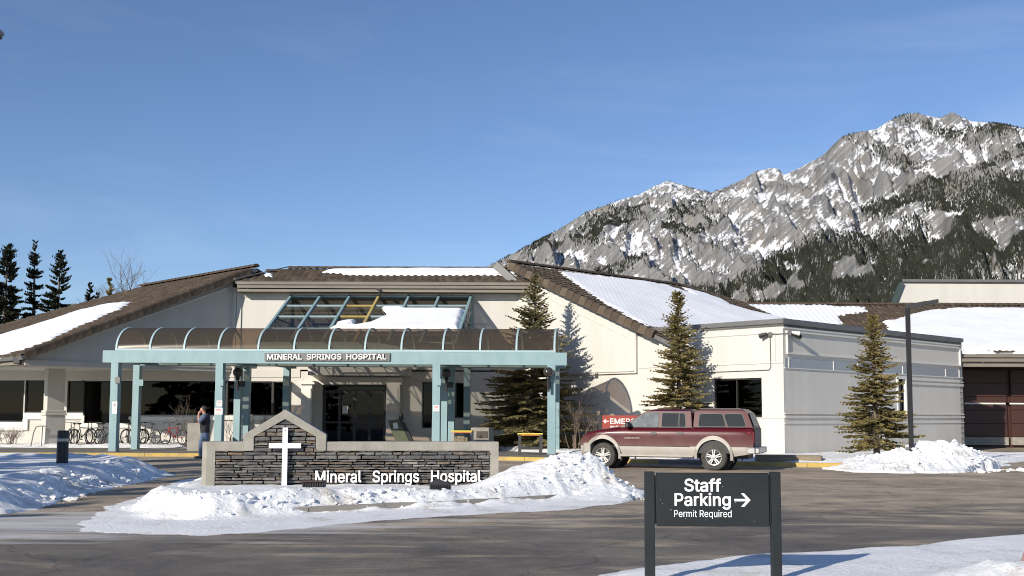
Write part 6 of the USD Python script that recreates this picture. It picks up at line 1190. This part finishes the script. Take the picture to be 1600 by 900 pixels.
for s_ in (1, -1):
    for nm, pg, gl_ in (('door_window', fwn, FRONTGLASS), ('door_window', rwn, CARGLASS), ('canopy_window', cw1, CARGLASS), ('canopy_window', cw2, CARGLASS)):
        w = part(tk, nm, sidepanel(pg.buffer(.022), .001, .008, s_), BLACK, local=True); part(w, 'glass', sidepanel(pg, .0085, .0125, s_), gl_, local=True)
    part(tk, 'window_divider', sidepanel(rect(-.655, 1.27, -.63, 1.655), .013, .018, s_), BLACK, local=True)
    part(tk, 'belt_strip', sidepanel(rect(-.98, 1.236, 1.0, 1.256), .004, .014, s_), BLACK, local=True)
    bw = lambda z: float(hw(0, z))
    for x_ in (-.075, -.86, 1.06): part(tk, 'door_seam', sidepanel(rect(x_ - .006, .40, x_ + .006, 1.235), .0005, .0025, s_, bw), BLACK, local=True)
    part(tk, 'cab_gap', sidepanel(rect(-1.072, .42, -1.045, 1.24), .0005, .003, s_, bw), BLACK, local=True)
    part(tk, 'cladding_line', sidepanel(rect(-.98, .674, 1.14, .690), .003, .010, s_, bw), BLACK, local=True)
    for x_ in (.02, -.78): part(tk, 'door_handle', sidepanel(rp_([(x_, 1.03), (x_ + .17, 1.03), (x_ + .17, 1.10), (x_, 1.10)], .03), .002, .028, s_, bw), BLACK, local=True)
    part(tk, 'fuel_door', sidepanel(Point(-1.22, .98).buffer(.085).difference(Point(-1.22, .98).buffer(.075)), .0005, .0025, s_, bw), BLACK, local=True)
    # sill step
    part(tk, 'side_step', rbox((-1.08, s_ * .90 - .07, .37), (1.14, s_ * .90 + .05, .44), .02), SILVER, local=True)
    for wx in (FX, RX):                                # flared arches
        th = np.linspace(math.radians(-12 if wx == FX else -8), math.radians(192), 26); o_ = np.stack([wx + .56 * np.cos(th), WZ + .03 + .56 * np.sin(th) * 1.06], 1); i_ = np.stack([wx + .485 * np.cos(th), WZ + .02 + .485 * np.sin(th)], 1)
        fl = Polygon(np.vstack([o_, i_[::-1]])).buffer(0); v, f = extr(fl, .06); y = np.array([float(hw(x_, min(z_, 1.0))) for x_, z_ in v[:, :2]]) - .02 + v[:, 2] * (1 + 0 * v[:, 2]); m = (np.stack([v[:, 0], s_ * y, v[:, 1]], 1), f); part(tk, 'wheel_arch', m if s_ < 0 else (m[0], m[1][:, ::-1]), SILVER, local=True)
        part(tk, 'arch_liner', mcyl(wx, WZ + .02, .498, .45 if s_ > 0 else -.48, .48 if s_ > 0 else -.45), BLACK, local=True)
        yo = s_ * .90; k = s_
        w = part(tk, 'wheel', lathe([(.215, -.12), (.24, -.135), (.34, -.13), (.375, -.10), (.385, -.05), (.385, .05), (.375, .10), (.34, .13), (.24, .135), (.215, .12)], 40, 'y', (wx, yo - s_ * .14, WZ)), TYREDUST, smooth=40, local=True)
        part(w, 'rim', lathe([(.235, .118), (.225, .128), (.212, .118), (.205, .05), (.19, .02), (.001, .015)][::1], 36, 'y', (0, 0, 0)) if False else (lambda L_: (np.stack([L_[0][:, 0] + wx, (L_[0][:, 2]) * s_ + yo - s_ * .14, L_[0][:, 1] + WZ], 1), L_[1]))(lathe([(.24, .116), (.232, .131), (.218, .126), (.205, .05), (.001, .04)], 36)), ALLOY, smooth=40, local=True)
        part(w, 'rim_dark', (lambda L_: (np.stack([L_[0][:, 0] + wx, L_[0][:, 2] * s_ + yo - s_ * .14, L_[0][:, 1] + WZ], 1), L_[1]))(lathe([(.20, .056), (.001, .056)], 24)), BLACK, local=True)
        for q in range(5):                             # five twin spokes
            for dq in (-.16, .16):
                a0 = q * 2 * math.pi / 5 + .3; p_in = np.array([wx + .055 * math.cos(a0 + dq * 2), yo - s_ * .035, WZ + .055 * math.sin(a0 + dq * 2)]); p_out = np.array([wx + .215 * math.cos(a0 + dq), yo - s_ * .032, WZ + .215 * math.sin(a0 + dq)])
                part(w, 'spoke', bar(p_in, p_out, .032, .04, up=(0, 1, 0)), ALLOY, local=True)
        part(w, 'hub_cap', (lambda L_: (np.stack([L_[0][:, 0] + wx, L_[0][:, 2] * s_ + yo - s_ * .14, L_[0][:, 1] + WZ], 1), L_[1]))(lathe([(.075, .07), (.07, .12), (.045, .135), (.001, .137)], 20)), ALLOY, smooth=40, local=True)
        part(tk, 'mud_flap', box((wx - .58, s_ * .86 - .1, .24), (wx - .56, s_ * .86 + .06, .5)), BLACK, local=True)
    part(tk, 'mirror', cat_(rbox((.80, s_ * .98 - .11, 1.22), (.93, s_ * .98 + .11, 1.40), .035), rbox((.86, s_ * .86 - .05, 1.24), (.92, s_ * .86 + .06, 1.29), .01)), BLACK, local=True)
    part(tk, 'headlight', hull([(2.345, s_ * .50, .90), (2.345, s_ * .50, 1.0), (2.25, s_ * .70, .86), (2.25, s_ * .70, 1.02), (2.0, s_ * .845, .88), (2.02, s_ * .83, 1.02), (2.1, s_ * .5, .9), (2.1, s_ * .5, 1.0)]), glazing('lamp_lens', (.6, .6, .6), (.9, .9, .9), .1) if s_ == 1 else CARGLASS, local=True)
    part(tk, 'indicator', hull([(2.24, s_ * .72, .80), (2.24, s_ * .72, .875), (2.02, s_ * .855, .80), (2.02, s_ * .85, .875), (2.05, s_ * .6, .8), (2.05, s_ * .6, .87)]), paint('amber_lens' if s_ == 1 else 'amber_lens_far', (0.65, 0.22, 0.03), (0.55, 0.18, 0.03), rough=.2), local=True)
    part(tk, 'tail_light', hull([(-2.815, s_ * .70, .80), (-2.815, s_ * .70, 1.12), (-2.815, s_ * .85, .80), (-2.815, s_ * .85, 1.12), (-2.66, s_ * .90, .80), (-2.66, s_ * .885, 1.12), (-2.6, s_ * .7, .9)]), paint('red_lens' if s_ == 1 else 'red_lens_far', (0.50, 0.03, 0.02), (0.42, 0.025, 0.02), rough=.2), local=True)
for g in lettering('DAKOTA SLT', .045, .46, .003, True, (0, 0), (1, 0), 0, 0):
    v, f = g; x_ = .98 - v[:, 0]; z_ = v[:, 2] + .90; part(tk, 'letter', (np.stack([x_, np.array([float(hw(0, z)) for z in z_]) + .002 - v[:, 1], z_], 1), f), SILVER, local=True)
part(tk, 'windscreen', hull([(1.12, -.70, 1.262), (1.12, .70, 1.262), (.435, -.60, 1.672), (.435, .60, 1.672), (1.13, -.70, 1.272), (1.13, .70, 1.272), (.445, -.60, 1.69), (.445, .60, 1.69), (.80, 0, 1.485)]) if True else None, CARGLASS, local=True)
part(tk, 'front_bumper', cat_(hull([(2.46, -.55, .48), (2.46, .55, .48), (2.46, -.55, .74), (2.46, .55, .74), (2.25, -.88, .48), (2.25, .88, .48), (2.25, -.88, .76), (2.25, .88, .76), (2.05, -.93, .50), (2.05, .93, .50), (2.05, -.93, .76), (2.05, .93, .76)])), SILVER, smooth=30, local=True)
part(tk, 'air_dam', hull([(2.40, -.55, .34), (2.40, .55, .34), (2.42, -.6, .475), (2.42, .6, .475), (2.1, -.88, .36), (2.1, .88, .36), (2.1, -.9, .475), (2.1, .9, .475)]), BLACK, local=True)
part(tk, 'grille', hull([(2.415, -.45, .80), (2.415, .45, .80), (2.36, -.40, 1.01), (2.36, .40, 1.01), (2.3, -.45, .8), (2.3, .45, .8)]), BLACK, local=True)
for z_ in (.86, .94): part(tk, 'grille_bar', box((2.38, -.42, z_), (2.425, .42, z_ + .03)), CHROME, local=True)
part(tk, 'rear_bumper', cat_(rbox((-2.98, -.86, .50), (-2.80, .86, .68), .03), rbox((-2.86, -.93, .50), (-2.62, -.84, .68), .02), rbox((-2.86, .84, .50), (-2.62, .93, .68), .02)), CHROME, local=True)
part(tk, 'tailgate', rbox((-2.835, -.70, .70), (-2.80, .70, 1.22), .012), paint('dirty_tailgate', (0.20, 0.15, 0.13), (0.15, 0.11, 0.10), rough=.75), local=True)
part(tk, 'rear_window', hull([(-2.805, -.62, 1.28), (-2.805, .62, 1.28), (-2.665, -.55, 1.66), (-2.665, .55, 1.66), (-2.75, -.6, 1.28), (-2.75, .6, 1.28), (-2.6, -.5, 1.64), (-2.6, .5, 1.64)]), CARGLASS, local=True)

# ================================================================== the man on the phone
def chain(joints, bones):
    out = None
    for a_, b_ in bones:
        (pa, ra_), (pb, rb_) = joints[a_], joints[b_]; ia, ib = ball(pa, ra_, 2), ball(pb, rb_, 2); h_ = manifold3d.Manifold.hull_points(np.vstack([ia[0], ib[0]]).astype(np.float64)); out = h_ if out is None else out + h_
    return out
def soft(mm, e=.035, it=8):
    m = mm.refine_to_length(e).to_mesh(); t_ = trimesh.Trimesh(m.vert_properties[:, :3], m.tri_verts, process=True); trimesh.smoothing.filter_taubin(t_, .5, .52, iterations=it); return t_
ppos = at(319, 716, 38.9); ph = 1.84 / 1.80
mn = thing('person', 'man in dark vest and blue jeans raising a hand to his head while walking left', 'person', (ppos[0], 38.9, 0), math.pi)
# faces local +x (picture left); local +y is the camera's side
J = {'pel': ((0, 0, .98), .135), 'pelL': ((0, .075, .95), .115), 'pelR': ((0, -.075, .95), .115), 'bel': ((.02, 0, 1.14), .135), 'che': ((.0, 0, 1.34), .15), 'cheL': ((.0, .10, 1.38), .12), 'cheR': ((0, -.10, 1.38), .12), 'shL': ((-.01, .19, 1.46), .068), 'shR': ((-.01, -.19, 1.46), .068), 'nek': ((.025, 0, 1.53), .062), 'nek2': ((.055, 0, 1.60), .058),
     'elL': ((.13, .27, 1.27), .048), 'wrL': ((.20, .14, 1.52), .032), 'paL': ((.185, .105, 1.585), .034), 'elR': ((-.06, -.26, 1.20), .046), 'wrR': ((.05, -.27, .98), .031), 'paR': ((.08, -.27, .90), .036),
     'knL': ((-.09, .095, .53), .070), 'anL': ((-.30, .095, .14), .046), 'knR': ((.15, -.09, .53), .070), 'anR': ((.16, -.09, .10), .046), 'hipL': ((-.01, .09, .90), .095), 'hipR': ((.03, -.09, .90), .095), 'hd': ((.085, 0, 1.705), .092), 'hd2': ((.06, 0, 1.735), .090), 'jaw': ((.125, 0, 1.635), .052), 'heelL': ((-.30, .095, .09), .04), 'heelR': ((.13, -.09, .05), .045)}
fing = []
for side, base, dirv, bend in (('paL', np.array([.175, .095, 1.61]), np.array([-.25, -.15, .95]), np.array([-.5, -.5, .3])), ('paR', np.array([.085, -.27, .87]), np.array([.25, 0, -.95]), np.array([-.4, .1, -.6]))):
    sp = np.array([1, .1, .2]) * .018
    for q, L in enumerate((.072, .082, .076, .060)):
        b0_ = base + sp * (q - 1.5); m0 = b0_ + dirv * L * .55; t0 = m0 + (dirv * .5 + bend) / np.linalg.norm(dirv * .5 + bend) * L * .5; n_ = f'{side}f{q}'; J[n_ + 'a'], J[n_ + 'b'], J[n_ + 'c'] = (b0_, .0105), (m0, .0095), (t0, .008); fing += [(side, n_ + 'a'), (n_ + 'a', n_ + 'b'), (n_ + 'b', n_ + 'c')]
    tb = base + np.array([.03, -.01, -.035]); J[side + 't0'], J[side + 't1'] = (tb, .012), (tb + np.array([.03, -.02, .035]) * (1 if side == 'paL' else -1), .010); fing += [(side, side + 't0'), (side + 't0', side + 't1')]
bones = [('pelL', 'pelR'), ('pel', 'bel'), ('bel', 'che'), ('cheL', 'cheR'), ('che', 'nek'), ('cheL', 'shL'), ('cheR', 'shR'), ('shL', 'nek'), ('shR', 'nek'), ('nek', 'nek2'), ('nek2', 'hd'), ('hd', 'hd2'), ('hd', 'jaw'), ('shL', 'elL'), ('elL', 'wrL'), ('wrL', 'paL'), ('shR', 'elR'), ('elR', 'wrR'), ('wrR', 'paR'), ('pelL', 'hipL'), ('pelR', 'hipR'), ('hipL', 'knL'), ('knL', 'anL'), ('hipR', 'knR'), ('knR', 'anR'), ('anL', 'heelL'), ('anR', 'heelR')] + fing
bm = chain(J, bones)
for p_, r1 in (((.176, 0, 1.695), .016), ((.168, 0, 1.715), .013), ((.165, .0, 1.655), .02), ((.06, .092, 1.69), .022), ((.06, -.092, 1.69), .022), ((.155, .035, 1.728), .02), ((.155, -.035, 1.728), .02)):
    b_ = ball(p_, r1, 1); bm = bm + manifold3d.Manifold.hull_points(b_[0])
SKIN = paint('skin', (0.50, 0.27, 0.19), (0.44, 0.23, 0.16), rough=.55); scl = lambda m: (arr(m)[0] * ph, arr(m)[1])
part(mn, 'body', scl(soft(bm, .02, 4)), SKIN, smooth=True, local=True)
for s_ in (1, -1): part(mn, 'eye', scl(ball((.166, s_ * .033, 1.712), .0105, 1)), BLACK, local=True)
def grown(names, g): return {n: (np.array(J[n][0], float), J[n][1] + g) for n in names}
Jv = grown(['pel', 'pelL', 'pelR', 'bel', 'che', 'cheL', 'cheR', 'shL', 'shR', 'nek'], .022); Jv['nek'] = (np.array(J['nek'][0]) - [0, 0, .03], .072)
part(mn, 'vest', scl(soft(chain(Jv, [('pelL', 'pelR'), ('pel', 'bel'), ('bel', 'che'), ('cheL', 'cheR'), ('che', 'nek'), ('cheL', 'shL'), ('cheR', 'shR')]), .04, 6)), paint('dark_vest', (0.022, 0.022, 0.026), (0.014, 0.014, 0.017), rough=.85), smooth=True, local=True)
SHIRT = paint('blue_shirt', (0.10, 0.13, 0.20), (0.075, 0.10, 0.16), rough=.85)
for a_, b_ in (('shL', 'elL'), ('shR', 'elR')):
    Js = {a_: (np.array(J[a_][0]), J[a_][1] + .03), 'e': (np.array(J[a_][0]) * .15 + np.array(J[b_][0]) * .85, J[b_][1] + .025)}; part(mn, 'sleeve', scl(soft(chain(Js, [(a_, 'e')]), .03, 4)), SHIRT, smooth=True, local=True)
Jj = grown(['pelL', 'pelR', 'pel', 'hipL', 'hipR', 'knL', 'knR', 'anL', 'anR'], .016); Jj['pelL'] = (Jj['pelL'][0] - [0, 0, .04], .128); Jj['pelR'] = (Jj['pelR'][0] - [0, 0, .04], .128); Jj['anL'] = (Jj['anL'][0], .062); Jj['anR'] = (Jj['anR'][0], .062)
part(mn, 'jeans', scl(soft(chain(Jj, [('pelL', 'pelR'), ('pelL', 'hipL'), ('pelR', 'hipR'), ('hipL', 'knL'), ('knL', 'anL'), ('hipR', 'knR'), ('knR', 'anR')]), .035, 5)), paint('blue_jeans', (0.115, 0.17, 0.26), (0.075, 0.115, 0.19), scale=7, rough=.9), smooth=True, local=True)
for an, y_, tilt in (('anL', .095, .25), ('anR', -.09, 0.0)):
    a0 = np.array(J[an][0]); Jh = {'h': (a0 + [-.03, 0, -.05 if tilt == 0 else -.06], .048), 't': (a0 + [.19, 0, -.062 if tilt == 0 else -.10], .036)}; part(mn, 'shoe', scl(soft(chain(Jh, [('h', 't')]), .03, 3)), BLACK, smooth=True, local=True)
hr = trimesh.creation.icosphere(3, 1.0); v = np.array(hr.vertices) * [.108, .098, .10] + [.055, 0, 1.745]; keep = ~((v[:, 0] > .10) & (v[:, 2] < 1.765)) & (v[:, 2] > 1.66); fc = np.array(hr.faces); fc = fc[keep[fc].all(1)]
part(mn, 'hair', (v * ph, fc), paint('dark_hair', (0.03, 0.022, 0.018), (0.02, 0.015, 0.012), rough=.7), smooth=True, local=True)
